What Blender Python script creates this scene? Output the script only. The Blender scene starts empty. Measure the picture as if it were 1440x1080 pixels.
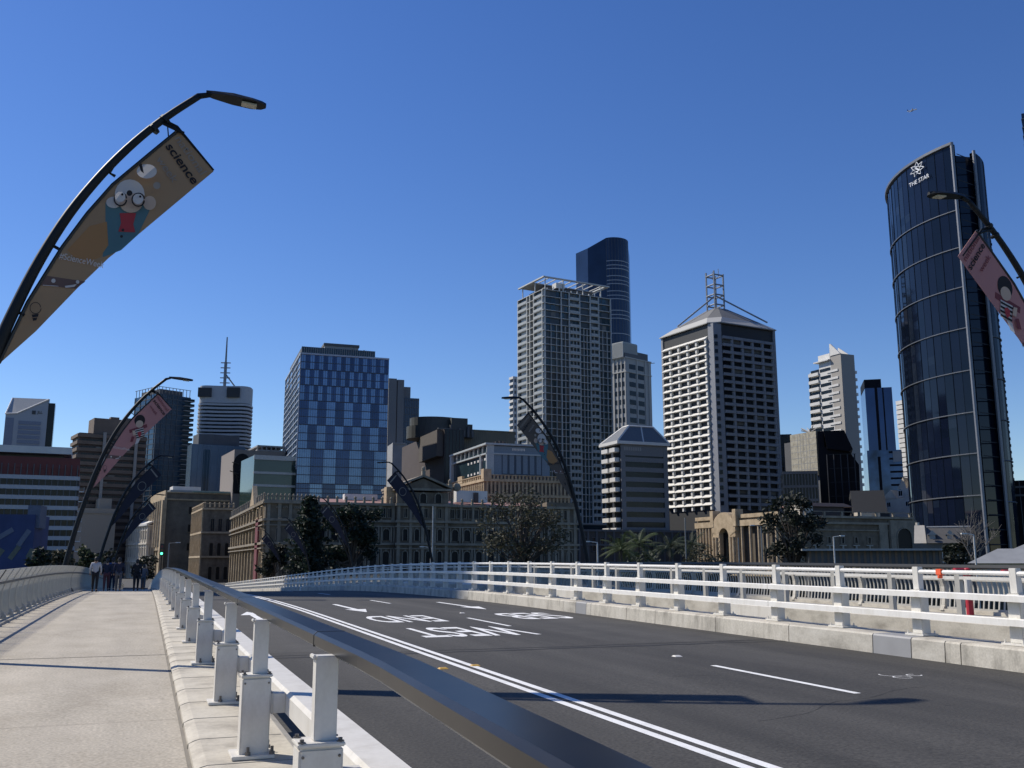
import bpy, bmesh, math, random
from mathutils import Vector, Matrix
random.seed(7)
R = math.radians
scene = bpy.context.scene
COL = scene.collection

# ------------------------------------------------------------------ camera frame (x across the bridge, y along it)
F = 1350.0; AZ = R(20.6); PT = R(10.49); EYE = 1.6
def ray(px, py):
    u = (px-720)/F; v = (540-py)/F
    f = math.cos(PT)-v*math.sin(PT); z = math.sin(PT)+v*math.cos(PT)
    return (u*math.cos(AZ)+f*math.sin(AZ), -u*math.sin(AZ)+f*math.cos(AZ), z)
def at(px, py, d):                     # world point seen at a bearing, d metres away on plan
    r = ray(px, py); k = d/math.hypot(r[0], r[1])
    return Vector((r[0]*k, r[1]*k, EYE+r[2]*k))
def dz(s):                             # long profile of the bridge deck
    if s < 30: return .006*s
    if s < 75: return .18+.006*(s-30)-.0004*(s-30)**2
    return -.36-.03*(s-75)
ZC = -4.0                              # city street level

# ------------------------------------------------------------------ materials
MATS = {}
def mat(name, col, rough=.7, metal=0.0, var=.12, scale=3.0, bump=0.0, spec=.5, rnd=0.0, trans=0.0, emit=None, detail=6):
    if name in MATS: return MATS[name]
    m = bpy.data.materials.new(name); m.use_nodes = True
    nt = m.node_tree; N = nt.nodes; L = nt.links
    b = N['Principled BSDF']
    b.inputs['Roughness'].default_value = rough
    b.inputs['Metallic'].default_value = metal
    b.inputs['Specular IOR Level'].default_value = spec
    tc = N.new('ShaderNodeTexCoord'); nz = N.new('ShaderNodeTexNoise')
    nz.inputs['Scale'].default_value = scale; nz.inputs['Detail'].default_value = detail
    L.new(tc.outputs['Object'], nz.inputs['Vector'])
    mx = N.new('ShaderNodeMix'); mx.data_type = 'RGBA'
    lo = [max(0, c*(1-var)) for c in col]; hi = [min(1, c*(1+var)) for c in col]
    mx.inputs[6].default_value = (*lo, 1); mx.inputs[7].default_value = (*hi, 1)
    rp = N.new('ShaderNodeMapRange'); rp.inputs[1].default_value = .3; rp.inputs[2].default_value = .7
    L.new(nz.outputs['Fac'], rp.inputs[0]); L.new(rp.outputs[0], mx.inputs[0])
    out = mx.outputs[2]
    if rnd:
        oi = N.new('ShaderNodeObjectInfo'); hv = N.new('ShaderNodeHueSaturation')
        mr = N.new('ShaderNodeMapRange'); mr.inputs[3].default_value = 1-rnd; mr.inputs[4].default_value = 1+rnd
        L.new(oi.outputs['Random'], mr.inputs[0]); L.new(mr.outputs[0], hv.inputs['Value'])
        L.new(out, hv.inputs['Color']); out = hv.outputs['Color']
    L.new(out, b.inputs['Base Color'])
    if bump:
        bp = N.new('ShaderNodeBump'); bp.inputs['Strength'].default_value = bump; bp.inputs['Distance'].default_value = .02
        L.new(nz.outputs['Fac'], bp.inputs['Height']); L.new(bp.outputs['Normal'], b.inputs['Normal'])
    if trans:
        t = N.new('ShaderNodeBsdfTranslucent'); L.new(out, t.inputs['Color'])
        ms = N.new('ShaderNodeMixShader'); ms.inputs[0].default_value = trans
        L.new(b.outputs[0], ms.inputs[1]); L.new(t.outputs[0], ms.inputs[2])
        L.new(ms.outputs[0], N['Material Output'].inputs['Surface'])
    if emit:
        b.inputs['Emission Color'].default_value = (*emit[0], 1); b.inputs['Emission Strength'].default_value = emit[1]
    MATS[name] = m
    return m
def layered(name, base, dark, light, s1, s2, rough, bump, specks=0.0, stretch=(1, 1, 1), streak=None, spots=0.0):
    """two scales of blotch plus fine grain, for concrete and asphalt"""
    m = bpy.data.materials.new(name); m.use_nodes = True; MATS[name] = m
    nt = m.node_tree; N = nt.nodes; L = nt.links; b = N['Principled BSDF']
    b.inputs['Roughness'].default_value = rough
    tc = N.new('ShaderNodeTexCoord'); mp = N.new('ShaderNodeMapping'); mp.inputs['Scale'].default_value = stretch
    L.new(tc.outputs['Object'], mp.inputs['Vector'])
    n1 = N.new('ShaderNodeTexNoise'); n1.inputs['Scale'].default_value = s1; n1.inputs['Detail'].default_value = 8; n1.inputs['Roughness'].default_value = .65
    n2 = N.new('ShaderNodeTexNoise'); n2.inputs['Scale'].default_value = s2; n2.inputs['Detail'].default_value = 4
    L.new(mp.outputs[0], n1.inputs['Vector']); L.new(tc.outputs['Object'], n2.inputs['Vector'])
    r1 = N.new('ShaderNodeValToRGB'); e = r1.color_ramp.elements
    e[0].position = .3; e[0].color = (*dark, 1); e[1].position = .7; e[1].color = (*light, 1)
    k = r1.color_ramp.elements.new(.5); k.color = (*base, 1)
    L.new(n1.outputs['Fac'], r1.inputs[0])
    r2 = N.new('ShaderNodeMapRange'); r2.inputs[1].default_value = .25; r2.inputs[2].default_value = .75
    r2.inputs[3].default_value = 1-specks; r2.inputs[4].default_value = 1+specks
    L.new(n2.outputs['Fac'], r2.inputs[0])
    hv = N.new('ShaderNodeHueSaturation'); L.new(r1.outputs[0], hv.inputs['Color']); L.new(r2.outputs[0], hv.inputs['Value'])
    last = hv
    if streak:                          # long worn tracks: (x scale, y scale, amount)
        m2 = N.new('ShaderNodeMapping'); m2.inputs['Scale'].default_value = (streak[0], streak[1], 1); L.new(tc.outputs['Object'], m2.inputs['Vector'])
        n3 = N.new('ShaderNodeTexNoise'); n3.inputs['Scale'].default_value = 1; n3.inputs['Detail'].default_value = 5; L.new(m2.outputs[0], n3.inputs['Vector'])
        r3 = N.new('ShaderNodeMapRange'); r3.inputs[1].default_value = .3; r3.inputs[2].default_value = .7; r3.inputs[3].default_value = 1-streak[2]; r3.inputs[4].default_value = 1+streak[2]; L.new(n3.outputs['Fac'], r3.inputs[0])
        h3 = N.new('ShaderNodeHueSaturation'); L.new(last.outputs[0], h3.inputs['Color']); L.new(r3.outputs[0], h3.inputs['Value']); last = h3
    if spots:                           # scattered small dark stains
        vo = N.new('ShaderNodeTexVoronoi'); vo.inputs['Scale'].default_value = 1.3; vo.inputs['Randomness'].default_value = 1; L.new(tc.outputs['Object'], vo.inputs['Vector'])
        r4 = N.new('ShaderNodeMapRange'); r4.inputs[1].default_value = .02; r4.inputs[2].default_value = .09; r4.inputs[3].default_value = 1-spots; r4.inputs[4].default_value = 1; L.new(vo.outputs['Distance'], r4.inputs[0])
        h4 = N.new('ShaderNodeHueSaturation'); L.new(last.outputs[0], h4.inputs['Color']); L.new(r4.outputs[0], h4.inputs['Value']); last = h4
    L.new(last.outputs[0], b.inputs['Base Color'])
    if bump:
        bp = N.new('ShaderNodeBump'); bp.inputs['Strength'].default_value = bump; bp.inputs['Distance'].default_value = .01
        L.new(n2.outputs['Fac'], bp.inputs['Height']); L.new(bp.outputs['Normal'], b.inputs['Normal'])
    return m

M_ASPH = layered('asphalt', (.044,.0415,.0365), (.031,.0295,.026), (.058,.055,.049), .5, 28, .85, .7, .5, (1, .2, 1), (1.1, .03, .28), .4)
M_PATH = layered('path_concrete', (.40,.36,.29), (.345,.305,.24), (.45,.405,.33), 1.1, 34, .9, .4, .30, (1, .6, 1), (1.6, .12, .10), .22)
M_CONC = layered('cast_concrete', (.50,.46,.38), (.31,.28,.23), (.58,.54,.45), 1.8, 30, .85, .25, .10, (1, 1, 3), None, .25)
M_CONC3 = layered('pale_kerb_concrete', (.50,.465,.39), (.27,.25,.21), (.58,.545,.47), 2.4, 30, .85, .25, .14, (1, 1, .4))
M_CONC2 = layered('grey_concrete', (.46,.43,.365), (.27,.25,.21), (.56,.53,.46), 1.2, 30, .85, .25, .10, (1, 1, 2))
M_PLATE = mat('grey_kerb_plate', (.30,.30,.30), .6, .1, .05)
M_JOINT = mat('rubber_joint', (.018,.018,.018), .8)
M_LINE = layered('road_paint', (.78,.78,.76), (.62,.62,.60), (.84,.84,.82), 3.0, 70, .7, .2, .12)
M_WHITE = layered('white_painted_steel', (.66,.635,.575), (.57,.54,.475), (.70,.675,.615), 5, 40, .45, 0, .04, (1, 1, .35))
M_RAILW = layered('lightened_rail_white', (.79,.765,.71), (.70,.67,.60), (.82,.80,.75), 4, 40, .42, 0, .03, (1, 1, .4))  # same white paint, lightened so the parapet rails read as sunlit
M_GREYP = mat('light_grey_painted_steel', (.40,.385,.345), .5, 0, .07, 3)
M_RAIL = mat('dark_coated_rail', (.013,.012,.011), .28, 0, .3, 4, 0, .24)
M_BLACK = mat('black_rail', (.012,.013,.015), .45, 0, .1)
M_STEEL = mat('galvanised_bolt', (.16,.15,.14), .5, .7, .2, 20)
M_PICK = mat('picket_metal', (.42,.40,.35), .5, 0, .08, 2)
M_PICKL = mat('slat_metal', (.42,.40,.345), .5, 0, .06, 2)
M_RIB = mat('dark_rib', (.10,.10,.095), .6)
M_POLE = mat('lamp_pole_paint', (.010,.012,.014), .5, 0, .15, 3, 0, .25)
M_LED = mat('lamp_lens', (.55,.52,.42), .3)
M_RED = mat('red_paint', (.42,.02,.035), .5, 0, .06)
M_ORANGE = mat('orange_tape', (.85,.12,.04), .6)
M_YEL = mat('yellow_stud', (.55,.33,.06), .5)

# ------------------------------------------------------------------ mesh helpers
class MB:
    def __init__(s): s.v = []; s.f = []; s.m = []; s.p = []
    def add(s, vs, fs, mi=0):
        s.p.append((len(s.v), len(s.f))); o = len(s.v); s.v += [tuple(p) for p in vs]
        for f in fs: s.f.append(tuple(i+o for i in f)); s.m.append(mi)
    def quad(s, a, b, c, d, mi=0): s.add([a, b, c, d], [(0,1,2,3)], mi)
    def box(s, x0, x1, y0, y1, z0, z1, mi=0):
        s.add([(x0,y0,z0),(x1,y0,z0),(x1,y1,z0),(x0,y1,z0),(x0,y0,z1),(x1,y0,z1),(x1,y1,z1),(x0,y1,z1)],
              [(3,2,1,0),(4,5,6,7),(0,1,5,4),(1,2,6,5),(2,3,7,6),(3,0,4,7)], mi)
    def hexa(s, b4, t4, mi=0):
        s.add(list(b4)+list(t4), [(3,2,1,0),(4,5,6,7),(0,1,5,4),(1,2,6,5),(2,3,7,6),(3,0,4,7)], mi)
    def prism(s, poly, z0, z1, mi=0, top=None, cap=True):
        n = len(poly); zt = (lambda i: z1) if top is None else (lambda i: top[i])
        s.add([(p[0],p[1],z0) for p in poly]+[(p[0],p[1],zt(i)) for i, p in enumerate(poly)],
              [(i,(i+1)%n,(i+1)%n+n,i+n) for i in range(n)]+([tuple(range(n-1,-1,-1)), tuple(range(n,2*n))] if cap else []), mi)
    def xz(s, poly, y0, y1, mi=0):        # polygon in x,z pushed along y
        n = len(poly)
        s.add([(p[0],y0,p[1]) for p in poly]+[(p[0],y1,p[1]) for p in poly],
              [(i,(i+1)%n,(i+1)%n+n,i+n) for i in range(n)]+[tuple(range(n-1,-1,-1)), tuple(range(n,2*n))], mi)
    def yz(s, poly, x0, x1, mi=0):
        n = len(poly)
        s.add([(x0,p[0],p[1]) for p in poly]+[(x1,p[0],p[1]) for p in poly],
              [(i,(i+1)%n,(i+1)%n+n,i+n) for i in range(n)]+[tuple(range(n-1,-1,-1)), tuple(range(n,2*n))], mi)
    def tube(s, pts, rad, n=8, mi=0, cap=True):
        pts = [Vector(p) for p in pts]; rings = []; a = None
        for i, p in enumerate(pts):
            d = (pts[min(i+1,len(pts)-1)]-pts[max(i-1,0)]).normalized()
            if a is None: a = d.cross(Vector((0,0,1)) if abs(d.z) < .95 else Vector((1,0,0))).normalized()
            else: a = (a-d*a.dot(d)).normalized()
            b = d.cross(a)
            r = rad[i] if isinstance(rad, (list,tuple)) else rad
            rings.append([p+(a*math.cos(2*math.pi*k/n)+b*math.sin(2*math.pi*k/n))*r for k in range(n)])
        vs = [v for r in rings for v in r]
        fs = [(i*n+k, i*n+(k+1)%n, (i+1)*n+(k+1)%n, (i+1)*n+k) for i in range(len(pts)-1) for k in range(n)]
        if cap: fs += [tuple(range(n-1,-1,-1)), tuple(range((len(pts)-1)*n, len(pts)*n))]
        s.add(vs, fs, mi)
    def bar(s, a, b, w, mi=0): s.tube([a,b], w*.7071, 4, mi)
    def sweep(s, prof, ys, zf, mi=0, close=True, xf=lambda y: 0):      # profile in x,z swept along the bridge
        n = len(prof); vs = []
        for y in ys:
            h = zf(y); dx = xf(y); vs += [(p[0]+dx, y, p[1]+h) for p in prof]
        fs = [(i*n+k, (i+1)*n+k, (i+1)*n+(k+1)%n, i*n+(k+1)%n) for i in range(len(ys)-1) for k in range(n if close else n-1)]
        if close: fs += [tuple(range(n)), tuple(range(len(ys)*n-1, (len(ys)-1)*n-1, -1))]
        s.add(vs, fs, mi)
    def ball(s, c, r, n=8, m=6, mi=0):
        rx, ry, rz = r if isinstance(r, tuple) else (r,r,r); vs = [(c[0],c[1],c[2]-rz)]
        for j in range(1, m):
            th = -math.pi/2+math.pi*j/m
            for k in range(n):
                ph = 2*math.pi*k/n; vs.append((c[0]+rx*math.cos(th)*math.cos(ph), c[1]+ry*math.cos(th)*math.sin(ph), c[2]+rz*math.sin(th)))
        vs.append((c[0],c[1],c[2]+rz)); fs = [(0,1+(k+1)%n,1+k) for k in range(n)]
        for j in range(m-2):
            for k in range(n): fs.append((1+j*n+k, 1+j*n+(k+1)%n, 1+(j+1)*n+(k+1)%n, 1+(j+1)*n+k))
        e = len(vs)-1; fs += [(e, 1+(m-2)*n+k, 1+(m-2)*n+(k+1)%n) for k in range(n)]
        s.add(vs, fs, mi)
    def mesh(s, name, mats, smooth=False, bevel=0):
        me = bpy.data.meshes.new(name); me.from_pydata(s.v, [], s.f)
        if not isinstance(mats, (list,tuple)): mats = [mats]
        for m in mats: me.materials.append(m)
        me.polygons.foreach_set('material_index', s.m)
        bm = bmesh.new(); bm.from_mesh(me); bmesh.ops.recalc_face_normals(bm, faces=bm.faces)
        if bevel: bmesh.ops.bevel(bm, geom=list(bm.edges), offset=bevel, segments=2, affect='EDGES', clamp_overlap=True)
        bm.to_mesh(me); bm.free()
        if smooth: me.polygons.foreach_set('use_smooth', [True]*len(me.polygons))
        return me
    def build(s, name, mats, parent=None, smooth=False, bevel=0, kind=None):
        o = bpy.data.objects.new(name, s.mesh(name, mats, smooth, bevel)); COL.objects.link(o)
        if parent: o.parent = parent
        if kind: o['kind'] = kind
        return o
def split_build(mb, name, mats, parent):
    """one object per added shape; past 100 the smallest become one stuff part"""
    pcs = []; ends = mb.p[1:]+[(len(mb.v), len(mb.f))]
    for (v0, f0), (v1, f1) in zip(mb.p, ends):
        vs = mb.v[v0:v1]; e = [max(c)-min(c) for c in zip(*vs)]; e.sort(); pcs.append((e[2]*e[1], max(v[2] for v in vs), v0, v1, f0, f1))
    pcs.sort(key=lambda t: (-round(t[0],2), -t[1])); last = None; rest = MB()
    for i, (_, _, v0, v1, f0, f1) in enumerate(pcs):
        q = MB() if i < 100 else rest; o = len(q.v); q.v += mb.v[v0:v1]
        for f, m in zip(mb.f[f0:f1], mb.m[f0:f1]): q.f.append(tuple(j-v0+o for j in f)); q.m.append(m)
        if i < 100: last = q.build(name, mats, parent)
    if rest.v: rest.build(name, mats, parent, kind='stuff')
    return last
def empty(name, loc=(0,0,0), rz=0):
    o = bpy.data.objects.new(name, None); COL.objects.link(o); o.location = loc; o.rotation_euler = (0,0,rz); o.empty_display_size = .2
    return o
def tag(o, label, cat, group=None, kind=None):
    if label: o['label'] = label
    if cat: o['category'] = cat
    if group: o['group'] = group
    if kind: o['kind'] = kind
    return o
def struct(o): o['kind'] = 'structure'; return o
def dup(o, parent=None):
    c = o.copy(); COL.objects.link(c)
    if parent is not None: c.parent = parent
    for ch in list(o.children): dup(ch, c)
    return c
def rng(a, b, st):
    n = max(1, round((b-a)/st)); return [a+(b-a)*i/n for i in range(n+1)]
def text_mesh(body, bold=0.0):
    cu = bpy.data.curves.new('lettering', 'FONT'); cu.body = body; cu.size = 1.0; cu.offset = bold
    cu.align_x = 'CENTER'; cu.align_y = 'CENTER'; cu.resolution_u = 4
    ob = bpy.data.objects.new('lettering', cu); COL.objects.link(ob)
    dg = bpy.context.evaluated_depsgraph_get(); me = bpy.data.meshes.new_from_object(ob.evaluated_get(dg))
    bpy.data.objects.remove(ob); bpy.data.curves.remove(cu)
    return me
def lettering(body, name, m, parent, org, ux, uy, w, h, bold=0.0, kind=None):
    """flat lettering fitted into w x h, laid along ux / uy"""
    me = text_mesh(body, bold); xs = [v.co.x for v in me.vertices]; ys = [v.co.y for v in me.vertices]
    x0, x1, y0, y1 = min(xs), max(xs), min(ys), max(ys); org = Vector(org); ux = Vector(ux).normalized(); uy = Vector(uy).normalized()
    for v in me.vertices:
        a = ((v.co.x-x0)/(x1-x0)-.5)*w; b = ((v.co.y-y0)/(y1-y0)-.5)*h; v.co = org+ux*a+uy*b
    me.materials.clear(); me.materials.append(m)
    o = bpy.data.objects.new(name, me); COL.objects.link(o)
    if parent: o.parent = parent
    if kind: o['kind'] = kind
    return o

# ------------------------------------------------------------------ ground, water, deck
mb = MB()
BANK = 196.0
mb.add([(-6000,BANK,ZC),(6000,BANK,ZC),(6000,9000,ZC),(-6000,9000,ZC),(-6000,BANK,-16),(6000,BANK,-16)], [(0,1,2,3),(4,5,1,0)])
struct(mb.build('ground', mat('city_ground', (.07,.068,.06), .9, 0, .3, .05)))
mb = MB(); mb.quad((-6000,-6000,-14),(6000,-6000,-14),(6000,BANK+1,-14),(-6000,BANK+1,-14))
wm = mat('river_water', (.03,.045,.035), .12, 0, .2, .2, .4); struct(mb.build('river', wm))

SS = rng(-16, BANK, 2.0)
ROADZ = -.2
mb = MB(); mb.sweep([(1.28,ROADZ-.5),(1.28,ROADZ),(13.3,ROADZ),(13.3,ROADZ-.5)], SS, dz); struct(mb.build('road', M_ASPH))
mb = MB(); mb.sweep([(-3.7,-.6),(-3.7,0),(.44,0),(.44,-.6)], SS, dz); struct(mb.build('footpath', M_PATH))
mb = MB(); mb.sweep([(15.5,-.6),(15.5,.02),(22.6,.02),(22.6,-.6)], SS, dz)
struct(mb.build('cycle_path', layered('far_path', (.30,.285,.25), (.24,.23,.2), (.35,.33,.29), .5, 40, .9, .2, .1)))
mb = MB(); mb.sweep([(-3.9,-1.3),(-3.9,-.62),(22.9,-.62),(22.9,-1.3),(18,-3.2),(1,-3.2)], SS, dz); struct(mb.build('bridge_deck', M_CONC2))
mb = MB()
mb.box(-14, 20, BANK, 900, ZC+.001, ZC+.004)
struct(mb.build('street', mat('street_asphalt', (.06,.06,.06), .9)))

# markings on the road
def line(name, x0, x1, y0, y1, off=.004):
    b = MB(); ys = rng(y0, y1, 2.0)
    b.sweep([(x0,ROADZ+off),(x1,ROADZ+off)], ys, dz, close=False)
    return struct(b.build(name, M_LINE))
line('lane_line', 4.93, 5.05, -10, 180); line('lane_line', 5.15, 5.27, -10, 180)
y = 10.9
while y < 170: line('lane_line', 8.98, 9.10, y, y+3.55); y += 13.3
line('lane_line', 1.62, 1.74, 30, 60)
def roadtext(body, x0, x1, y0, y1):
    o = lettering(body, 'road_word', M_LINE, None, ((x0+x1)/2, (y0+y1)/2, 0), (-1,0,0), (0,-1,0), x1-x0, y1-y0, .012)
    for v in o.data.vertices: v.co.z = dz(v.co.y)+ROADZ+.005
    return struct(o)
roadtext('WEST', 6.0, 8.8, 21.4, 24.3); roadtext('END', 6.15, 8.1, 26.5, 29.4); roadtext('SEB', 10.35, 12.1, 26.6, 29.6)
def arrow(x, y0, y1, d=-1):
    b = MB(); tip, tail = (y0, y1) if d < 0 else (y1, y0); sg = 1 if d < 0 else -1; L = y1-y0
    for poly in ([(x-.09,tail),(x+.09,tail),(x+.09,tip+sg*L*.32),(x-.09,tip+sg*L*.32)], [(x-.36,tip+sg*L*.32),(x+.36,tip+sg*L*.32),(x,tip)]):
        b.add([(p[0],p[1],dz(p[1])+ROADZ+.005) for p in poly], [tuple(range(len(poly)))])
    struct(b.build('road_arrow', M_LINE))
arrow(6.85, 31.6, 37.5); arrow(11.1, 32.0, 38.0); arrow(3.2, 27.3, 33.0, 1)
b = MB(); random.seed(31)
for base_y, wd in ((18.1,.085),(18.45,.04)):
    pts = [(1.3+.5*i, base_y+random.uniform(-.05,.05), wd*random.uniform(.5,1.5)) for i in range(25)]
    for (xa,ya,wa),(xb,yb,wb) in zip(pts, pts[1:]): b.add([(xa,ya-wa,dz(ya)+ROADZ+.003),(xb,yb-wb,dz(yb)+ROADZ+.003),(xb,yb+wb,dz(yb)+ROADZ+.003),(xa,ya+wa,dz(ya)+ROADZ+.003)],[(0,1,2,3)])
b.sweep([(-3.3,.003),(.43,.003)], [17.2,17.235], dz, close=False)
struct(b.build('expansion_joint', M_JOINT))
b = MB(); random.seed(77)
for x0, y0, L, ang in ((6.5,9.5,4.5,.25),(10.8,8.6,3.2,1.2),(7.6,13.4,3.0,.1),(11.5,14.5,5.0,1.5),(3.2,8.8,6.0,1.45),(7.2,19.5,5.5,1.35),(9.6,22.5,4.0,.2),(12.4,20.0,7.0,1.52)):
    p = Vector((x0,y0)); a = ang; prev = None
    for i in range(int(L/.18)):
        n_ = Vector((-math.sin(a),math.cos(a)))*random.uniform(.002,.007); cur = (p-n_, p+n_)
        if prev: b.add([(q.x,q.y,dz(q.y)+ROADZ+.0025) for q in (prev[0],cur[0],cur[1],prev[1])],[(0,1,2,3)])
        prev = cur; a += random.uniform(-.35,.35); a += (ang-a)*.3; p = p+Vector((math.cos(a),math.sin(a)))*.18
struct(b.build('road_crack', M_JOINT))
b = MB()
for cx, cy, r_, a0, a1 in ((10.9,12.1,.13,0,5.2),(11.25,12.25,.10,1,6),(11.0,12.4,.2,2.5,4.6)):
    pts = [(cx+r_*math.cos(a0+(a1-a0)*i/10)*1.2, cy+r_*math.sin(a0+(a1-a0)*i/10)) for i in range(11)]
    for p, q in zip(pts, pts[1:]):
        d = Vector((q[0]-p[0],q[1]-p[1])).normalized(); n_ = (-d.y*.012, d.x*.012)
        b.add([(p[0]-n_[0],p[1]-n_[1],dz(p[1])+ROADZ+.004),(q[0]-n_[0],q[1]-n_[1],dz(q[1])+ROADZ+.004),(q[0]+n_[0],q[1]+n_[1],dz(q[1])+ROADZ+.004),(p[0]+n_[0],p[1]+n_[1],dz(p[1])+ROADZ+.004)],[(0,1,2,3)])
struct(b.build('spray_mark', M_LINE))
b = MB()
for yy in (10.5, 24, 31, 38): b.sweep([(-3.3,.002),(.43,.002)], [yy,yy+.007], dz, close=False)
b.sweep([(.405,.003),(.452,.003)], SS, dz, close=False)
struct(b.build('path_joint', mat('joint_line', (.22,.20,.165), .9)))
# patches of repaired asphalt and tyre-polished wheel paths
b = MB()
for x0, x1, y0, y1 in ((9.4,12.6,18.6,31.5),(1.9,4.6,19,30)): b.sweep([(x0,ROADZ+.0015),(x1,ROADZ+.0015)], rng(y0,y1,2), dz, close=False)
struct(b.build('asphalt_patch', layered('asphalt_patch', (.052,.0495,.044), (.042,.040,.0355), (.064,.061,.054), .8, 42, .85, .4, .4, (1,1,1), (1.1, .035, .2), .3)))
for i, (px, py, m, lab) in enumerate(((623,940,M_YEL,'yellow raised road stud left of the double white line'),(668,936,M_YEL,'yellow raised road stud right of the double white line'),
                        (952,923,M_WHITE,'white raised road stud in line with the lane dashes, beside the long near dash'),(650,866,M_WHITE,'white raised road stud close to the SEB lettering'))):
    r = ray(px, py); k = (1.6-(-.1))/-r[2]; x, yy = r[0]*k, r[1]*k
    b = MB(); w = .075; b.hexa([(-w,-w,0),(w,-w,0),(w,w,0),(-w,w,0)], [(-w*.7,-w*.5,.022),(w*.7,-w*.5,.022),(w*.7,w*.5,.022),(-w*.7,w*.5,.022)])
    o = b.build('road_stud', m); o.location = (x, yy, dz(yy)+ROADZ+.002); tag(o, lab, 'road stud', 'studs on the road')

# ------------------------------------------------------------------ barrier between footpath and road
END = 180.0
br = empty('road_barrier'); tag(br, 'white steel barrier with dark flat handrail on a concrete plinth beside the footpath', 'barrier')
SB = rng(-10, END, 2.0)
b = MB(); b.sweep([(.435,-.2),(.44,.04),(.485,.06),(.53,.072),(1.22,.072),(1.30,.03),(1.30,-.35)], SB, dz); pl = b.build('plinth', M_CONC, br)
b = MB(); yy = 1.2
while yy < 120:
    b.sweep([(.43,.005),(.434,.04),(.48,.064),(.528,.076),(1.2,.076),(1.2,.070),(.53,.070),(.486,.058),(.441,.038),(.437,.005)], [yy,yy+.012], dz); yy += 1.1
split_build(b, 'plinth_joint', mat('plinth_joint', (.36,.335,.28), .9), pl)
near = lambda y: min(0, (max(y,-4)-4.2)*.042)      # the rail swings in a little towards the near end
b = MB(); b.sweep([(.935,1.10),(.943,1.09),(1.112,1.09),(1.12,1.10),(1.12,1.160),(1.108,1.17),(.955,1.17),(.935,1.152)], sorted(set(SB+[i*.5 for i in range(-6,12)])), dz, xf=near); hr = b.build('handrail', M_RAIL, br)
b = MB(); yy = 5.72
while yy < 120:
    b.sweep([(.933,1.088),(1.122,1.088),(1.122,1.162),(1.109,1.172),(.954,1.172),(.933,1.153)], [yy,yy+.012], dz); yy += 4.95
split_build(b, 'rail_joint', M_BLACK, hr)
def cbox(x0, x1, y0, y1, z0, z1, bev=.008):
    q = MB(); q.box(x0,x1,y0,y1,z0,z1); return q
# one of each, then copies
pm = MB(); pm.box(-.11,.11,-.10,.10,.0,.59); post_me = pm.mesh('post', M_WHITE, bevel=.012)
cm = MB(); cm.box(-.118,.118,-.108,.108,.592,.614)
cap_me = cm.mesh('post_cap', M_WHITE, bevel=.006)
bm_ = MB(); bm_.box(-.17,.15,-.17,.17,-.055,-.028)
plate_me = bm_.mesh('base_plate', M_WHITE, bevel=.005)
bt = MB()
def bolt(q, x, y, z, r=.017, h=.06):
    q.tube([(x,y,z),(x,y,z+.022)], r*1.35, 6); q.tube([(x,y,z+.022),(x,y,z+h)], r*.7, 8)
bolt(bt, 0, 0, 0); bolt_me = bt.mesh('bolt', M_STEEL)
sm = MB(); sm.box(-.057,.057,-.05,.05,.0,.345); sm.box(-.075,-.058,-.055,.055,.332,.350); slim_me = sm.mesh('handrail_post', M_WHITE, bevel=.004)
def link(name, me, par, loc=(0,0,0), rz=0):
    o = bpy.data.objects.new(name, me); COL.objects.link(o); o.parent = par; o.location = loc; o.rotation_euler = (0,0,rz); return o
k = 0; PY = [2.1,5.1,8.05,10.95,14.9,18.6,22.0]
while PY[-1] < END: PY.append(PY[-1]+3.7)
for yy in PY[:50]:
    h = dz(yy)
    p = link('post', post_me, br, (.875, yy, h+.075)); link('post_cap', cap_me, p); link('base_plate', plate_me, p, (0,0,.055))
    if k < 10:
        for q in ((-.05,-.135),(.13,-.14),(.13,.14)): link('bolt', bolt_me, p, (q[0],q[1],.026))
        for q in ((-.095,-.085),(.095,-.085),(-.095,.085),(.095,.085)): link('bolt', bolt_me, p, (q[0],q[1],.612)).scale = (.9,.9,.35)
        for q in (-.05, .06):
            o = link('bolt', bolt_me, p, (-.09+.18*(q>0),-.1005,.55)); o.scale = (.35,.35,.2); o.rotation_euler = (R(90),0,0)
    s_ = link('handrail_post', slim_me, br, (.90, yy, h+.689)); s_.scale.z = (1.10-.689)/.345
    k += 1
# box guard rail on the road side, in lengths
yy = -2.0; n = 0
while yy < END:
    b = MB(); ys = rng(yy+.01, yy+6.49, 1.6)
    b.sweep([(1.10,.39),(1.10,.525),(1.125,.552),(1.31,.56),(1.335,.54),(1.335,.39)], ys, dz)
    b.build('guard_rail', M_WHITE, br); yy += 6.5
q = MB(); q.box(.0,.115,-.075,.075,-.075,.075); q.box(.012,.02,-.085,.085,-.085,.085); br_me = q.mesh('rail_bracket', M_WHITE, bevel=.006)
for yy in PY[:50]: link('rail_bracket', br_me, br, (.987, yy, dz(yy)+.465))
b = MB(); yy = 4.55-.1
while yy < END:
    h = dz(yy); b.sweep([(1.096,.387),(1.096,.525),(1.123,.555),(1.312,.564),(1.339,.542),(1.339,.387)], [yy-.05,yy-.025], dz); yy += 6.5
split_build(b, 'rail_sleeve', M_GREYP, br)

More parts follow.
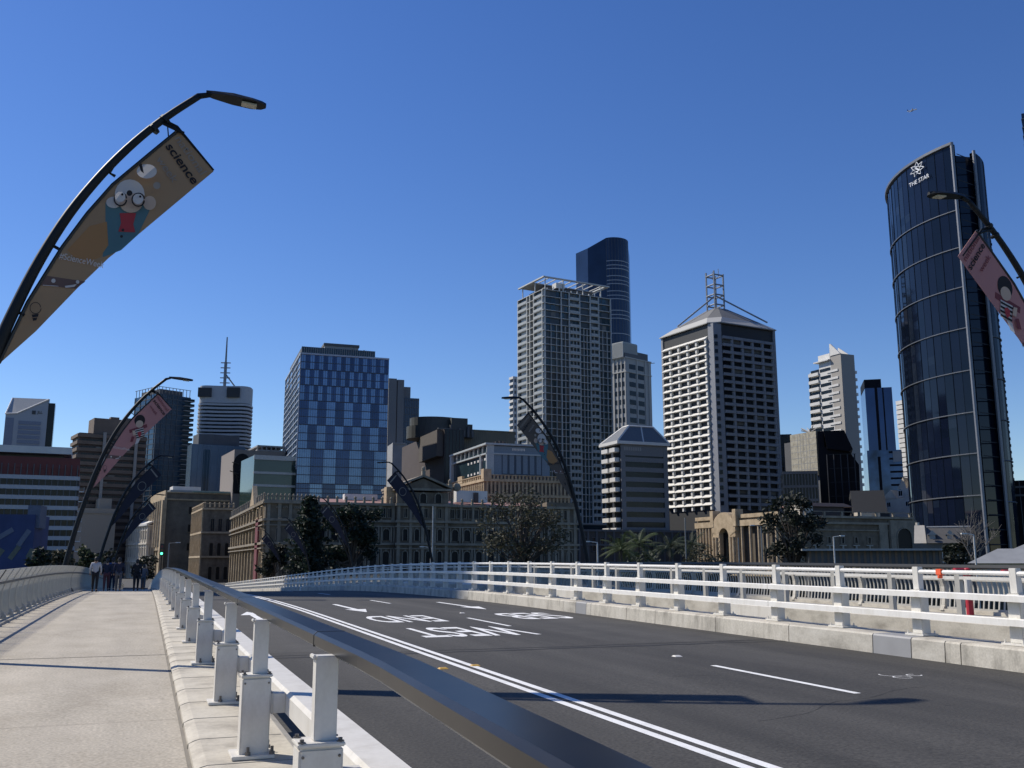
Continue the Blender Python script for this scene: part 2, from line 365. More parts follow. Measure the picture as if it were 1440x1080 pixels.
# ------------------------------------------------------------------ left balustrade and its twin on the far side
def curve_prof(sgn):      # leaning curved picket outline: offset towards the path, height
    return [(.0,.16),(-.05,.45),(-.045,.75),(.04,1.03),(.17,1.27)]
def balustrade(name, label, X, sgn, top):
    r = empty(name); tag(r, label, 'balustrade')
    pr = [(X+sgn*a, z) for a, z in curve_prof(sgn)]
    b = MB(); xx = X+sgn*.19
    if sgn > 0:
        for c in (-.12, .12): b.sweep([(xx+c-.055,top-.05),(xx+c+.055,top-.05),(xx+c+.06,top-.02),(xx+c+.05,top+.03),(xx+c-.05,top+.03),(xx+c-.06,top-.02)], SB, dz)
    else: b.sweep([(xx-.11,top-.06),(xx+.11,top-.06),(xx+.12,top-.02),(xx+.10,top+.06),(xx-.10,top+.06),(xx-.12,top-.02)] , SB, dz); b.build('handrail', M_RAIL if sgn > 0 else M_BLACK, r)
    b = MB(); q = X+sgn*.05; b.sweep([(q-.025,.93),(q+.025,.93),(q+.025,.985),(q-.025,.985)], SB, dz); b.build('middle_rail', M_RIB if sgn > 0 else M_GREYP, r)
    b = MB(); q = X; b.sweep([(q-.04,.12),(q+.04,.12),(q+.04,.18),(q-.04,.18)], SB, dz); b.build('bottom_rail', M_GREYP, r)
    b = MB(); b.sweep([(X-.3,-.1),(X-.3,.05),(X+.17,.05),(X+.17,-.1)] if sgn > 0 else [(X-.13,-.1),(X-.13,.12),(X+.2,.12),(X+.2,-.1)], SB, dz); b.build('upstand', M_CONC, r)
    y0 = 1.5; bay = 1.4 if sgn > 0 else 3.5
    nb = 0
    while y0 < END-bay:
        h = dz(y0); b = MB()
        w = .018 if sgn > 0 else .06
        for i in range(4):
            (xa,za),(xb,zb) = pr[i], pr[i+1]; dp = .05 if sgn > 0 else .09
            b.hexa([(xa-dp,y0-w,h+za),(xa+dp,y0-w,h+za),(xa+dp,y0+w,h+za),(xa-dp,y0+w,h+za)], [(xb-dp,y0-w,h+zb),(xb+dp,y0-w,h+zb),(xb+dp,y0+w,h+zb),(xb-dp,y0+w,h+zb)])
        b.hexa([(X-.16,y0-.07,h+.08),(X+.16,y0-.07,h+.08),(X+.16,y0+.07,h+.08),(X-.16,y0+.07,h+.08)], [(X-.06,y0-w-.01,h+.26),(X+.06,y0-w-.01,h+.26),(X+.06,y0+w+.01,h+.26),(X-.06,y0+w+.01,h+.26)])
        b.build('rib', (M_RIB if nb % 18 == 17 else M_PICK) if sgn > 0 else M_CONC2, r)
        b = MB(); st = .17
        m = int(bay/st)
        for j in range(1, m):
            yj = y0+j*bay/m; hj = dz(yj); w2 = .022; dp = .012 if sgn < 0 else .02
            for i in range(4):
                (xa,za),(xb,zb) = pr[i], pr[i+1]
                if sgn > 0:
                    g = .045; th_ = .004
                    b.add([(xa-g-th_,yj+g-th_,hj+za),(xa+g-th_,yj-g-th_,hj+za),(xa+g+th_,yj-g+th_,hj+za),(xa-g+th_,yj+g+th_,hj+za),(xb-g-th_,yj+g-th_,hj+zb),(xb+g-th_,yj-g-th_,hj+zb),(xb+g+th_,yj-g+th_,hj+zb),(xb-g+th_,yj+g+th_,hj+zb)],
                          [(0,1,5,4),(1,2,6,5),(2,3,7,6),(3,0,4,7)]); continue
                b.add([(xa-dp,yj-w2,hj+za),(xa+dp,yj-w2,hj+za),(xa+dp,yj+w2,hj+za),(xa-dp,yj+w2,hj+za),(xb-dp,yj-w2,hj+zb),(xb+dp,yj-w2,hj+zb),(xb+dp,yj+w2,hj+zb),(xb-dp,yj+w2,hj+zb)],
                      [(0,1,5,4),(1,2,6,5),(2,3,7,6),(3,0,4,7)])
        b.build('picket_panel', M_PICKL if sgn > 0 else M_PICK, r)
        y0 += bay; nb += 1
    return r
balustrade('path_balustrade', 'grey balustrade of close curved slats along the left edge of the footpath', -3.2, 1, 1.37)
balustrade('path_balustrade', 'far right balustrade of leaning white pickets under a black handrail', 22.0, -1, 1.33)

# ------------------------------------------------------------------ parapet on the right kerb
kb = MB()
yy = -4.0; kerb = empty('kerb'); struct(kerb)
i = 0
while yy < END:
    L = (2.4,1.0,3.0,.35,2.6,1.7,.8,2.9)[i*3%8]
    b = MB(); b.sweep([(13.1,-.35),(13.12,.13),(13.15,.16),(13.95,.17),(13.95,-.35)], [yy+.012, (yy+yy+L)/2, yy+L-.012], dz)
    b.build('kerb_block', (M_CONC3, M_CONC2, M_CONC3, M_WHITE if L == 1.0 else M_CONC3, M_CONC2, M_CONC3, M_PLATE if L < 1.8 else M_CONC2)[i*5%7], kerb, bevel=0); yy += L; i += 1
b = MB(); b.sweep([(13.14,-.3),(13.14,.12),(13.9,.12),(13.9,-.3)], SB, dz); b.build('kerb_core', M_JOINT, kerb)
pa = empty('road_parapet'); tag(pa, 'white steel parapet with two box rails on the right kerb of the road', 'parapet')
q = MB(); q.box(-.10,.10,-.13,.13,0,.80); pp = q.mesh('post', M_WHITE, bevel=.012)
q = MB(); q.box(-.06,.06,-.075,.075,0,.42); pp2 = q.mesh('upper_post', M_WHITE, bevel=.008)
q = MB(); q.box(-.19,.17,-.23,.23,0,.035); bolt(q,-.15,-.18,.03); bolt(q,-.15,.18,.03); bolt(q,.13,-.18,.03); bolt(q,.13,.18,.03)
pp3 = q.mesh('base_plate', [M_WHITE]);
yy = 12.35-2.2*4; k = 0
while yy < END:
    h = dz(yy); p = link('post', pp, pa, (13.62,yy,h+.2)); link('upper_post', pp2, p, (0,0,.80)); link('base_plate', pp3, p, (0,0,-.03)); yy += 2.2; k += 1
def rails(par, xa, xb, za, zb, L, start, nm='rail', m=M_RAILW, gap=.01):
    yy = start
    while yy < END:
        b = MB(); b.sweep([(xa,za),(xa+.0,zb-.012),(xa+.012,zb),(xb,zb),(xb,za)], rng(yy+gap, yy+L-gap, 2.0), dz); b.build(nm, m, par); yy += L
rails(pa, 13.36, 13.52, .875, .985, 8.8, 1.35); rails(pa, 13.36, 13.52, .485, .605, 8.8, 1.35)
b = MB()
for zt in (1.33,):
    b.sweep([(13.60+.035*math.cos(a), zt+.04*math.sin(a)) for a in [2*math.pi*i/8 for i in range(8)]], SB, dz)
b.build('top_rail', M_RAILW, pa)
# inner barrier between road kerb and far path
ib = empty('path_barrier'); tag(ib, 'lower white rail fence on a stained concrete kerb behind the road parapet', 'barrier')
b = MB(); yy = -3.0; i = 0
while yy < END:
    L = 2.4; c = MB(); c.sweep([(15.1,-.6),(15.1,.33),(15.14,.37),(15.62,.37),(15.62,-.6)], [yy+.015,yy+1.2,yy+L-.015], dz)
    c.build('kerb_block', M_CONC2 if i % 5 else M_WHITE, ib); yy += L; i += 1
b = MB(); b.sweep([(15.13,-.5),(15.13,.33),(15.6,.33),(15.6,-.5)], SB, dz); b.build('kerb_core', M_JOINT, ib)
q = MB(); q.box(-.05,.05,-.07,.07,0,.93); q.box(-.1,.1,-.12,.12,-.01,.012); ip = q.mesh('post', M_GREYP, bevel=.005)
yy = 2.0
while yy < END: link('post', ip, ib, (15.36,yy,dz(yy)+.37)); yy += 1.9
b = MB(); b.sweep([(15.31,1.16),(15.31,1.22),(15.41,1.22),(15.41,1.16)], SB, dz); b.build('rail', M_WHITE, ib)
b = MB(); b.sweep([(15.36+.03*math.cos(a),1.31+.03*math.sin(a)) for a in [2*math.pi*i/6 for i in range(6)]], SB, dz); b.build('top_rail', M_GREYP, ib)

# marker posts on the far path
def marker(y, x, label):
    r = empty('marker_post', (x,y,dz(y)+.02)); tag(r, label, 'post', 'red and white marker posts')
    b = MB(); b.tube([(0,0,0),(0,0,.55)], .1, 12, 0); b.tube([(0,0,.55),(0,0,.98)], .095, 12, 1); b.tube([(0,0,.98),(0,0,1.25)], .1, 12, 0); b.ball((0,0,1.25), (.1,.1,.04), 12, 6, 0); b.build('pole', [M_RED,M_WHITE], r)
    b = MB(); b.tube([(-.40,.05,1.22),(.1,.05,1.22)], .07, 10); b.build('arm', M_RED, r)
marker(21.0, 21.4, 'red and white banded post with a short red arm by the white pickets'); marker(17.9, 19.8, 'red and white post at the right edge, partly behind the parapet')
b = MB(); b.box(-.045,.045,-.07,.07,-.06,.05); b.box(-.05,.045,-.02,.03,-.12,-.06); o = b.build('warning_tape', M_ORANGE, None, bevel=.01); r = at(1322,806,20.5)
o.location = (13.6, r.y/r.x*13.6, dz(15)+1.33); tag(o, 'scrap of orange tape tied round the white top rail of the parapet', 'tape')
# ------------------------------------------------------------------ arched street lamps and their banners
PZ = [(0,0),(.22,1.6),(.52,3.3),(.97,5.05),(1.17,5.85),(1.49,6.74),(1.87,7.64),(2.40,8.46),(2.9,9.1),(3.42,9.70),(3.72,10.0),(3.98,10.27)]
def smooth(pts, k=4):
    out = []
    for i in range(len(pts)-1):
        p0, p1, p2, p3 = (Vector(pts[max(0,min(len(pts)-1,j))]) for j in (i-1,i,i+1,i+2))
        for q in range(k):
            t = q/k; out.append(tuple(.5*((2*p1)+(p2-p0)*t+(2*p0-5*p1+4*p2-p3)*t*t+(3*p1-p0-3*p2+p3)*t**3)))
    return out+[pts[-1]]
PZ = smooth([(0,0),(.22,1.6),(.55,3.3),(.98,5.05),(1.21,5.85),(1.52,6.74),(1.92,7.64),(2.40,8.46),(2.9,9.15),(3.42,9.74),(3.98,10.27)])
def lamp(X, s, sg, label):
    r = empty('street_lamp', (X, s, dz(s)-.05)); tag(r, label, 'street lamp', 'arched street lamps along the bridge')
    n = len(PZ); b = MB(); b.tube([(sg*p[0],0,p[1]) for p in PZ], [.122-.06*(i/(n-1)) for i in range(n)], 12); b.build('pole', M_POLE, r, smooth=True)
    b = MB(); b.box(-.22,.22,-.22,.22,0,.05); b.build('base_plate', M_POLE, r)
    b = MB(); hx, hz = 3.98, 10.27
    b.tube([(sg*(hx-.02),0,hz-.01),(sg*(hx+.2),0,hz+.06)], [.06,.05], 8)
    out = [(0,.06),(.15,.12),(.5,.20),(.85,.21),(1.04,.15),(1.12,.05)]
    prof = [(a,w) for a,w in out]+[(a,-w) for a,w in reversed(out)]
    lo = []; hi = []
    for a, w in prof:
        z = hz+.05-.06*a; x = sg*(hx+.12+a); lo.append((x,w,z)); hi.append((x,w*.55,z+.10-.05*abs(a-.5)))
    m = len(lo); b.add(lo+hi, [(i,(i+1)%m,(i+1)%m+m,i+m) for i in range(m)]+[tuple(range(m)), tuple(range(2*m-1,m-1,-1))])
    hd = b.build('lamp_head', M_POLE, r)
    b = MB(); x0 = hx+.12+.66; b.hexa(*[[(sg*(x0),-.09,hz-.012+d-.02),(sg*(x0+.28),-.09,hz-.03+d-.02),(sg*(x0+.28),.09,hz-.03+d-.02),(sg*x0,.09,hz-.012+d-.02)] for d in (0,.03)]); b.build('lens', M_LED, hd)
    b = MB()
    for i in (2,): pass
    for (px, pz), (qx, qz) in (((2.62,8.75),(2.62,8.45)),((1.62,7.05),(1.84,6.95)),((1.15,5.75),(1.36,5.72))): b.tube([(sg*px,0,pz),(sg*(qx-.1),0,qz+.05),(sg*(qx+.0),0,qz)], .03, 6)
    b.build('bracket', M_POLE, r)
    b = MB(); b.tube([(sg*3.35,0,9.66),(sg*3.62,0,9.58),(sg*4.32,0,8.82)], [.05,.03,.018], 6); b.tube([(sg*3.45,-.02,9.58),(sg*3.48,-.02,9.36)], .012, 5); b.tube([(sg*3.3,-.03,9.62),(sg*3.75,-.05,9.45)], .03, 6)
    for tpos in (3.22, 3.40):
        zz = 9.70-(3.42-tpos)*1.18; b.tube([(sg*(tpos-.02),0,zz-.02),(sg*(tpos+.02),0,zz+.03)], .108, 12)
    b.build('banner_arm', M_POLE, r)
    return r
BN_IN = [(3.60,9.53),(3.10,8.95),(2.53,8.28),(2.15,7.68),(1.80,7.02),(1.33,5.95),(.98,4.86)]
BN_OUT = [(4.26,8.80),(3.66,8.12),(3.06,7.44),(2.56,6.90),(2.10,6.30),(1.50,5.46),(.99,4.85)]
def px_xz(px, py):                      # artwork measured on the near left banner: lamp-local x, z in metres
    r = ray(px, py); k = 18.0/r[1]; return (r[0]*k+3.5, EYE+r[2]*k-.06)
def bmat(name, col): return mat(name, col, .8, 0, .06, .8, trans=.18)
def banner(X, s, sg, style, label):
    col = {'tan': (.37,.25,.145), 'pink': (.46,.235,.225), 'dark': (.028,.026,.042), 'brown': (.13,.105,.085)}[style]
    M = bmat(style+'_banner_cloth', col)
    r = empty('banner', (X+sg*.06, s, dz(s)-.05)); tag(r, label, 'banner', 'sail-shaped banners hanging from the lamps')
    b = MB(); n = len(BN_IN); NU = 4; vs = []
    for off in (0, .012):
        for i in range(n):
            for j in range(NU+1):
                t = j/NU; x = BN_IN[i][0]*(1-t)+BN_OUT[i][0]*t; z = BN_IN[i][1]*(1-t)+BN_OUT[i][1]*t
                vs.append((sg*x, off, z))
    o = n*(NU+1); fs = []
    for i in range(n-1):
        for j in range(NU):
            a = i*(NU+1)+j; fs.append((a,a+1,a+NU+2,a+NU+1)); fs.append((a+o,a+NU+1+o,a+NU+2+o,a+1+o))
        a = i*(NU+1); fs.append((a,a+NU+1,a+NU+1+o,a+o)); a += NU; fs.append((a,a+o,a+NU+1+o,a+NU+1))
    fs.append(tuple(list(range(NU+1))+[k+o for k in range(NU,-1,-1)]))
    b.add(vs, fs); b.build('cloth', M, r)
    b = MB(); b.tube([(sg*p[0],.006,p[1]) for p in BN_IN], .035, 6); b.build('edge_pole', M_BLACK, r)
    def art(name, items, y0=-.006):
        q = MB(); ms = []
        for li, (poly, mm) in enumerate(items):
            if mm not in ms: ms.append(mm)
            q.add([(sg*px_xz(*p)[0], y0-.004*li, px_xz(*p)[1]) for p in poly], [tuple(range(len(poly)))], ms.index(mm))
        return q.build(name, ms, r)
    def ell(cx, cy, rx, ry=None, n=20, a0=0, a1=360): ry = ry or rx; return [(cx+rx*math.cos(R(a0+(a1-a0)*i/n)), cy+ry*math.sin(R(a0+(a1-a0)*i/n))) for i in range(n+(a1-a0 != 360))]
    def ring(cx, cy, r1, r2, n=20): return [(ell(cx,cy,r1,n=n)[i], ell(cx,cy,r1,n=n)[(i+1)%n], ell(cx,cy,r2,n=n)[(i+1)%n], ell(cx,cy,r2,n=n)[i]) for i in range(n)]
    W = bmat('print_white', (.62,.58,.55)); K = bmat('print_black', (.02,.018,.02)); SK = bmat('print_skin', (.60,.45,.34)); RD = bmat('print_red', (.45,.05,.06))
    TL = bmat('print_teal', (.09,.19,.22)); OR = bmat('print_orange', (.42,.22,.09)); GR = bmat('print_grey', (.32,.28,.24)); DB = bmat('print_brown', (.16,.10,.085)); MR = bmat('print_maroon', (.20,.05,.06))
    def words(body, px, py, w, h, m, u, bold=.02):
        x, z = px_xz(px, py); ux = Vector((u[0],0,u[1])); uy = Vector((-u[1],0,u[0]))
        lettering(body, 'lettering', m, r, (sg*x, -.02, z), ux, uy, w, h, bold)
    dn = (.61,-.79) if sg > 0 else (.61,.79)
    if style in ('tan', 'pink', 'brown'):
        wk = GR if style != 'pink' else MR
        words('national', 270, 219, .82, .15, wk, dn, .004); words('science', 258, 231, .86, .16, K, dn, .02); words('week', 237, 239, .54, .14, wk, dn, .004)
        hz = (.99,-.13) if sg > 0 else (.99,.13)
        words('#ScienceWeek', 117, 367, .74, .13, W if sg > 0 else K, hz, .005)
        art('logo_band', [([(68,388),(122,396),(108,406),(58,401)], DB)])
        art('logo', [(ell(77,395,3), W), ([(62,401),(84,402.4),(84,403.2),(62,401.8)], W), ([(93,402.5),(110,400),(106,404),(94,405)], W), (ell(111,397,2.5), W)], -.012)
        art('bulb_print', [(q_, K) for q_ in ring(52,434,8,7)]+[([(47,444),(57,443),(56,447),(48,448)], K), ([(48,449),(55,448),(54,452),(49,453)], K)], -.008)
    if style in ('tan', 'brown'):
        it = [([(150,285),(178,270),(214,292),(196,330),(172,352),(146,362),(150,322)], TL), ([(96,352),(128,318),(152,312),(154,345),(142,362),(118,372)], OR),
              ([(170,300),(193,300),(189,316),(192,327),(168,326),(172,314)], RD),
              (ell(162,285,11,8), W), (ell(212,286,9,10), SK), (ell(184,274,21,21), W), (ell(186,286,16,14), SK)]
        it += [(q_, K) for q_ in ring(171,282,9.5,7.5)]+[(q_, K) for q_ in ring(196,285,9.5,7.5)]
        it += [(ell(171,282,7.3), W), (ell(196,285,7.3), W), (ell(184,277,4), K), (ell(174,279,1.6), K), (ell(199,282,1.6), K), (ell(208,247,14,10), W), ([(197,238),(201,236),(204,250),(200,247)], K), (ell(222,267,5), GR), (ell(175,329,2), K), (ell(173,338,2), K)]
        art('illustration', it, -.005)
    if style == 'pink':
        it = [([(146,302),(212,286),(214,298),(148,314)], MR), (ell(186,272,20,21), K), (ell(185,284,14,13), SK), ([(168,304),(200,298),(203,330),(174,338)], W)]
        for kx in range(4): it.append(([(168+kx*1.5,307+kx*8),(200+kx,301+kx*8),(200.5+kx,305+kx*8),(168.5+kx*1.5,311+kx*8)], K))
        it += [([(178,314),(185,310),(192,313),(191,323),(186,331),(179,325)], RD), ([(158,306),(168,306),(172,322),(162,324)], SK), ([(174,338),(188,336),(180,352),(168,356)], W), ([(156,326),(166,328),(160,346),(150,346)], MR)]
        art('illustration', it, -.005)
    if style == 'dark':
        art('print', [([(240,200),(246,197),(284,246),(277,250)], GR)]+[(q_, GR) for q_ in ring(190,290,26,23)], -.006)
    return r
LS = [18.0, 49.0, 80.0, 112.0]
lab_l = ['large arched lamp leaning in over the footpath from the left edge', 'arched lamp by the end of the left balustrade carrying a pink banner', 'thin arched lamp beyond the walkers with a dark ringed banner', 'smallest arched lamp on the left, far down the footpath']
lab_lb = ['tan sail banner with a round-spectacled child and #ScienceWeek on the big left lamp', 'pink sail banner on the second lamp along the left balustrade', 'dark banner with a pale ring on the third left lamp', 'small dark banner on the farthest left lamp']
lab_r = ['lamp rising out of the right edge in front of the curved dark tower', 'arched lamp standing before the white gridded apartment tower', 'arched lamp crossing the pediment of the long stone building', 'arched lamp rising through the broad dark tree', 'far arched lamp beside the dark conifer', 'farthest arched lamp on the right side, by the stone corner']
lab_rb = ['pink sail banner with a dark-haired child in front of the curved dark tower', 'brown sail banner in front of the white gridded apartment tower', 'dark banner hanging before the stone pediment', 'dark banner with pale ring in front of the broad dark tree', 'small dark banner hanging beside the dark conifer', 'tiny dark banner at the corner of the stone building']
for s, a, c, st in zip(LS, lab_l, lab_lb, ('tan','pink','dark','dark')): lamp(-3.58, s, 1, a); banner(-3.58, s, 1, st, c)
for s, a, c, st in zip([17.0,48.5,79.0,112.0,143.0,172.0], lab_r, lab_rb, ('pink','brown','dark','dark','dark','dark')): X = 22.35 if s < 20 else 22.85; lamp(X, s, -1, a); banner(X-(.15 if s < 20 else 0), s, -1, st, c)

# ------------------------------------------------------------------ people walking away along the footpath
def skin(name, chains, m, parent, sub=1):
    """chains of (point, radius) sharing their first point with an earlier one -> one smooth skinned mesh"""
    me = bpy.data.meshes.new(name); bm = bmesh.new(); lay = bm.verts.layers.skin.verify(); idx = {}
    first = True
    for ch in chains:
        prev = None
        for p, rad in ch:
            key = tuple(round(c, 3) for c in p)
            if key not in idx:
                v = bm.verts.new(p); v[lay].radius = (rad, rad); v[lay].use_root = first; first = False; idx[key] = v
            v = idx[key]
            if prev is not None and prev is not v and bm.edges.get((prev, v)) is None: bm.edges.new((prev, v))
            prev = v
    bm.to_mesh(me); bm.free()
    o = bpy.data.objects.new(name, me); COL.objects.link(o)
    o.modifiers.new('skin', 'SKIN'); sd = o.modifiers.new('sub', 'SUBSURF'); sd.levels = sub; sd.render_levels = sub
    dg = bpy.context.evaluated_depsgraph_get(); nm = bpy.data.meshes.new_from_object(o.evaluated_get(dg))
    nm.materials.clear(); nm.materials.append(m); nm.polygons.foreach_set('use_smooth', [True]*len(nm.polygons))
    o.modifiers.clear(); o.data = nm; o.parent = parent
    return o
M_SKIN = mat('skin', (.36,.22,.15), .6); M_HAIR = mat('dark_hair', (.015,.012,.01), .6); M_SHOE = mat('shoe', (.02,.02,.022), .6)
def person(x, y, h, label, top, bot, stride=.18, hair=M_HAIR, long_top=False, bag=None, rz=0):
    r = empty('person', (x, y, dz(y)+.0), rz); tag(r, label, 'person', 'people walking on the footpath'); k = h/1.75
    V = lambda a, b, c: (a*k, b*k, c*k)
    ft, bk = stride, -stride
    hipL, hipR = V(-.09,0,.92), V(.09,0,.92); pel = V(0,0,.98); che = V(0,.02,1.28); nk = V(0,.02,1.46)
    legs = [[(pel,.12*k),(hipL,.085*k),(V(-.095,ft*.6+.03,.5),.06*k),(V(-.095,ft,.09),.04*k),(V(-.1,ft+.14,.035),.035*k)],
            [(pel,.12*k),(hipR,.085*k),(V(.095,bk*.35+.03,.5),.06*k),(V(.095,bk,.11),.04*k),(V(.1,bk+.12,.035),.035*k)]]
    arms = [[(che,.15*k),(V(-.19,.02,1.40),.06*k),(V(-.25,-ft*.35,1.13),.042*k),(V(-.25,.05-ft*.5+.1,.90),.03*k),(V(-.25,.08-ft*.5+.12,.82),.035*k)],
            [(che,.15*k),(V(.19,.02,1.40),.06*k),(V(.25,ft*.3,1.13),.042*k),(V(.25,.05+ft*.5,.90),.03*k),(V(.25,.08+ft*.5,.82),.035*k)]]
    head = [[(pel,.12*k),(V(0,.01,1.12),.12*k),(che,.15*k),(nk,.055*k),(V(0,.04,1.60),.09*k),(V(0,.04,1.68),.085*k)]]
    skin('body', legs+arms+head, M_SKIN, r)
    g = 1.28
    skin('trousers', [[(p,q*g) for p,q in l[:4]] for l in legs], bot, r)
    lowt = V(0,0,.80) if long_top else V(0,0,.93)
    skin('jacket', [[(lowt,.17*k),(pel,.16*k),(V(0,.01,1.12),.155*k),(che,.18*k),(V(0,.02,1.42),.09*k)]]+[[(p,q*1.3) for p,q in a[:4]] for a in arms], top, r)
    b = MB(); b.ball(V(0,.025,1.655), (.098*k,.108*k,.10*k), 12, 8); b.ball(V(0,-.03,1.60), (.085*k,.07*k,.10*k), 10, 7); b.build('hair', hair, r, smooth=True)
    b = MB()
    for sx, yy in ((-.1, ft), (.1, bk)): b.ball(V(sx,yy+.06,.045), (.05*k,.14*k,.05*k), 10, 6)
    b.build('shoes', M_SHOE, r, smooth=True)
    if bag:
        b = MB(); b.box(-.15*k,.15*k,-.24*k,-.12*k,1.02*k,1.42*k); o = b.build('backpack', bag, r, bevel=.04)
    return r
fab = lambda n, c: mat('cloth_'+n, c, .9, 0, .15, 8)
def walker(px, s, *a, **kw):
    r = ray(px, 810); person(r[0]/r[1]*s, s, *a, **kw)
walker(134, 55, 1.78, 'walker in a pale grey hooded top and dark trousers, leftmost on the footpath', fab('pale', (.42,.41,.42)), fab('black', (.015,.016,.02)))
walker(150, 58, 1.74, 'walker in a dark jacket and maroon trousers next to the one in pale grey', fab('navy', (.02,.024,.045)), fab('maroon', (.12,.045,.05)), stride=-.16)
walker(158, 60, 1.84, 'taller walker in a blue top at the middle of the group', fab('blue', (.06,.10,.24)), fab('navy', (.02,.024,.045)), stride=.14, bag=fab('navy', (.02,.024,.045)))
walker(167, 56, 1.76, 'walker in a navy coat and grey trousers right of the blue top', fab('ink', (.018,.02,.04)), fab('grey', (.09,.09,.10)), stride=.2, long_top=True)
walker(192, 57.5, 1.70, 'walker all in black on the right side of the footpath', fab('black', (.015,.016,.02)), fab('black', (.015,.016,.02)), stride=-.1, long_top=True, bag=fab('black', (.015,.016,.02)))
walker(202, 72, 1.70, 'distant walker in grey half hidden behind the one in black', fab('grey2', (.12,.11,.12)), fab('grey', (.09,.09,.10)), stride=.15)
# ------------------------------------------------------------------ buildings
SPLIT = {'balcony','balcony_rail','window_band','white_band','spandrel','window_blind','painted_stroke','window_pediment','column','side_balcony','recess_spandrel','stone_joint','rib','roof_ornament','dormer','lettering_bar','chimney','panel_post','sign_mark'}
class Bld:
    """box building given by its near corner (pixel bearing + distance), turned th degrees; local x runs along the front, y away along the left face"""
    def __init__(s, name, label, cat, px, py, d, th=0, xr=None, w=None, xl=None, dep=None, base=None, group=None):
        s.C = at(px, py, d); s.px, s.d, s.th = px, d, R(th); base = ZC if base is None else base
        ex = Vector((math.cos(s.th), math.sin(s.th))); ey = Vector((-math.sin(s.th), math.cos(s.th)))
        def hit(q, e):
            q = q if isinstance(q, tuple) else (q, py); r = ray(*q)
            den = e.x*r[1]-e.y*r[0]; return (r[0]*s.C.y-r[1]*s.C.x)/den
        s.w = w if w is not None else hit(xr, ex)
        s.dep = dep if dep is not None else hit(xl, ey)
        s.base = base; s.h = s.C.z-base
        s.root = empty(name, (s.C.x, s.C.y, base), s.th); tag(s.root, label, cat, group)
    def z(s, py, px=None, d=None): return at(px or s.px, py, d or s.d).z-s.base
    def u(s, px, py=700):               # metres along the front of the bearing px
        r = ray(px, py); ex = (math.cos(s.th), math.sin(s.th)); den = ex[0]*r[1]-ex[1]*r[0]; return (r[0]*s.C.y-r[1]*s.C.x)/den
    def part(s, name, mb, mats, parent=None, **k):
        if name in SPLIT and len(mb.p) > 1: return split_build(mb, name, mats, parent or s.root)
        return mb.build(name, mats, parent or s.root, **k)
    def core(s, name, m, z1=None, z0=0, **k):
        b = MB(); b.box(0,s.w,0,s.dep,z0,z1 if z1 is not None else s.h); return s.part(name, b, m, **k)
    def fbox(s, b, face, a0, a1, z0, z1, o0, o1, mi=0):
        if face == 'F': b.box(a0,a1,-o1,-o0,z0,z1,mi)
        elif face == 'L': b.box(-o1,-o0,a0,a1,z0,z1,mi)
        elif face == 'R': b.box(s.w+o0,s.w+o1,a0,a1,z0,z1,mi)
    def bands(s, b, faces, zs, th, o0, o1, mi=0):       # horizontal bands wrapping the named faces
        for z in zs:
            for f in faces:
                L = s.w if f == 'F' else s.dep; e0 = -o1+.003 if f in 'F' and 'L' in faces else 0
                s.fbox(b, f, e0, L, z, z+th, o0, o1, mi)
    def piers(s, b, face, xs, wd, z0, z1, o0, o1, mi=0):
        for x in xs: s.fbox(b, face, x-wd/2, x+wd/2, z0, z1, o0, o1, mi)
CACHE = {}
def pane_mesh(name, w, h, style, mats, dp):
    key = (name, round(w,2), round(h,2), style, tuple(m.name for m in mats), dp)
    if key in CACHE: return CACHE[key]
    b = MB(); t = min(.16, w*.12)
    if style == 'pane': b.box(0,w,-dp,0,0,h,0)
    elif style == 'frame':
        b.box(t,w-t,-.03,0,t,h-t,0); b.box(0,t,-dp,0,0,h,1); b.box(w-t,w,-dp,0,0,h,1); b.box(t,w-t,-dp+.004,0,h-t,h,1); b.box(t,w-t,-dp-.05,0,0,t,1)
        b.box(w/2-.04,w/2+.04,-.07,-.03,t,h-t,1)
    elif style == 'arch':
        r = w/2; n = 10; hz = h-r; arc = [(r+(r-t)*math.cos(math.pi*i/n), hz+(r-t)*math.sin(math.pi*i/n)) for i in range(n+1)]
        arco = [(r+r*math.cos(math.pi*i/n), hz+r*math.sin(math.pi*i/n)) for i in range(n+1)]
        b.xz([(t,0),(w-t,0)]+arc, -.03, 0, 0)
        b.box(0,t,-dp,0,0,hz,1); b.box(w-t,w,-dp,0,0,hz,1)
        for i in range(n): b.xz([arc[i],arco[i],arco[i+1],arc[i+1]], -dp, 0, 1)
        b.box(r-.12,r+.12,-dp-.1,-dp+.002,h-t*1.6,h+.12,1)
    me = b.mesh(name, mats); CACHE[key] = me; return me
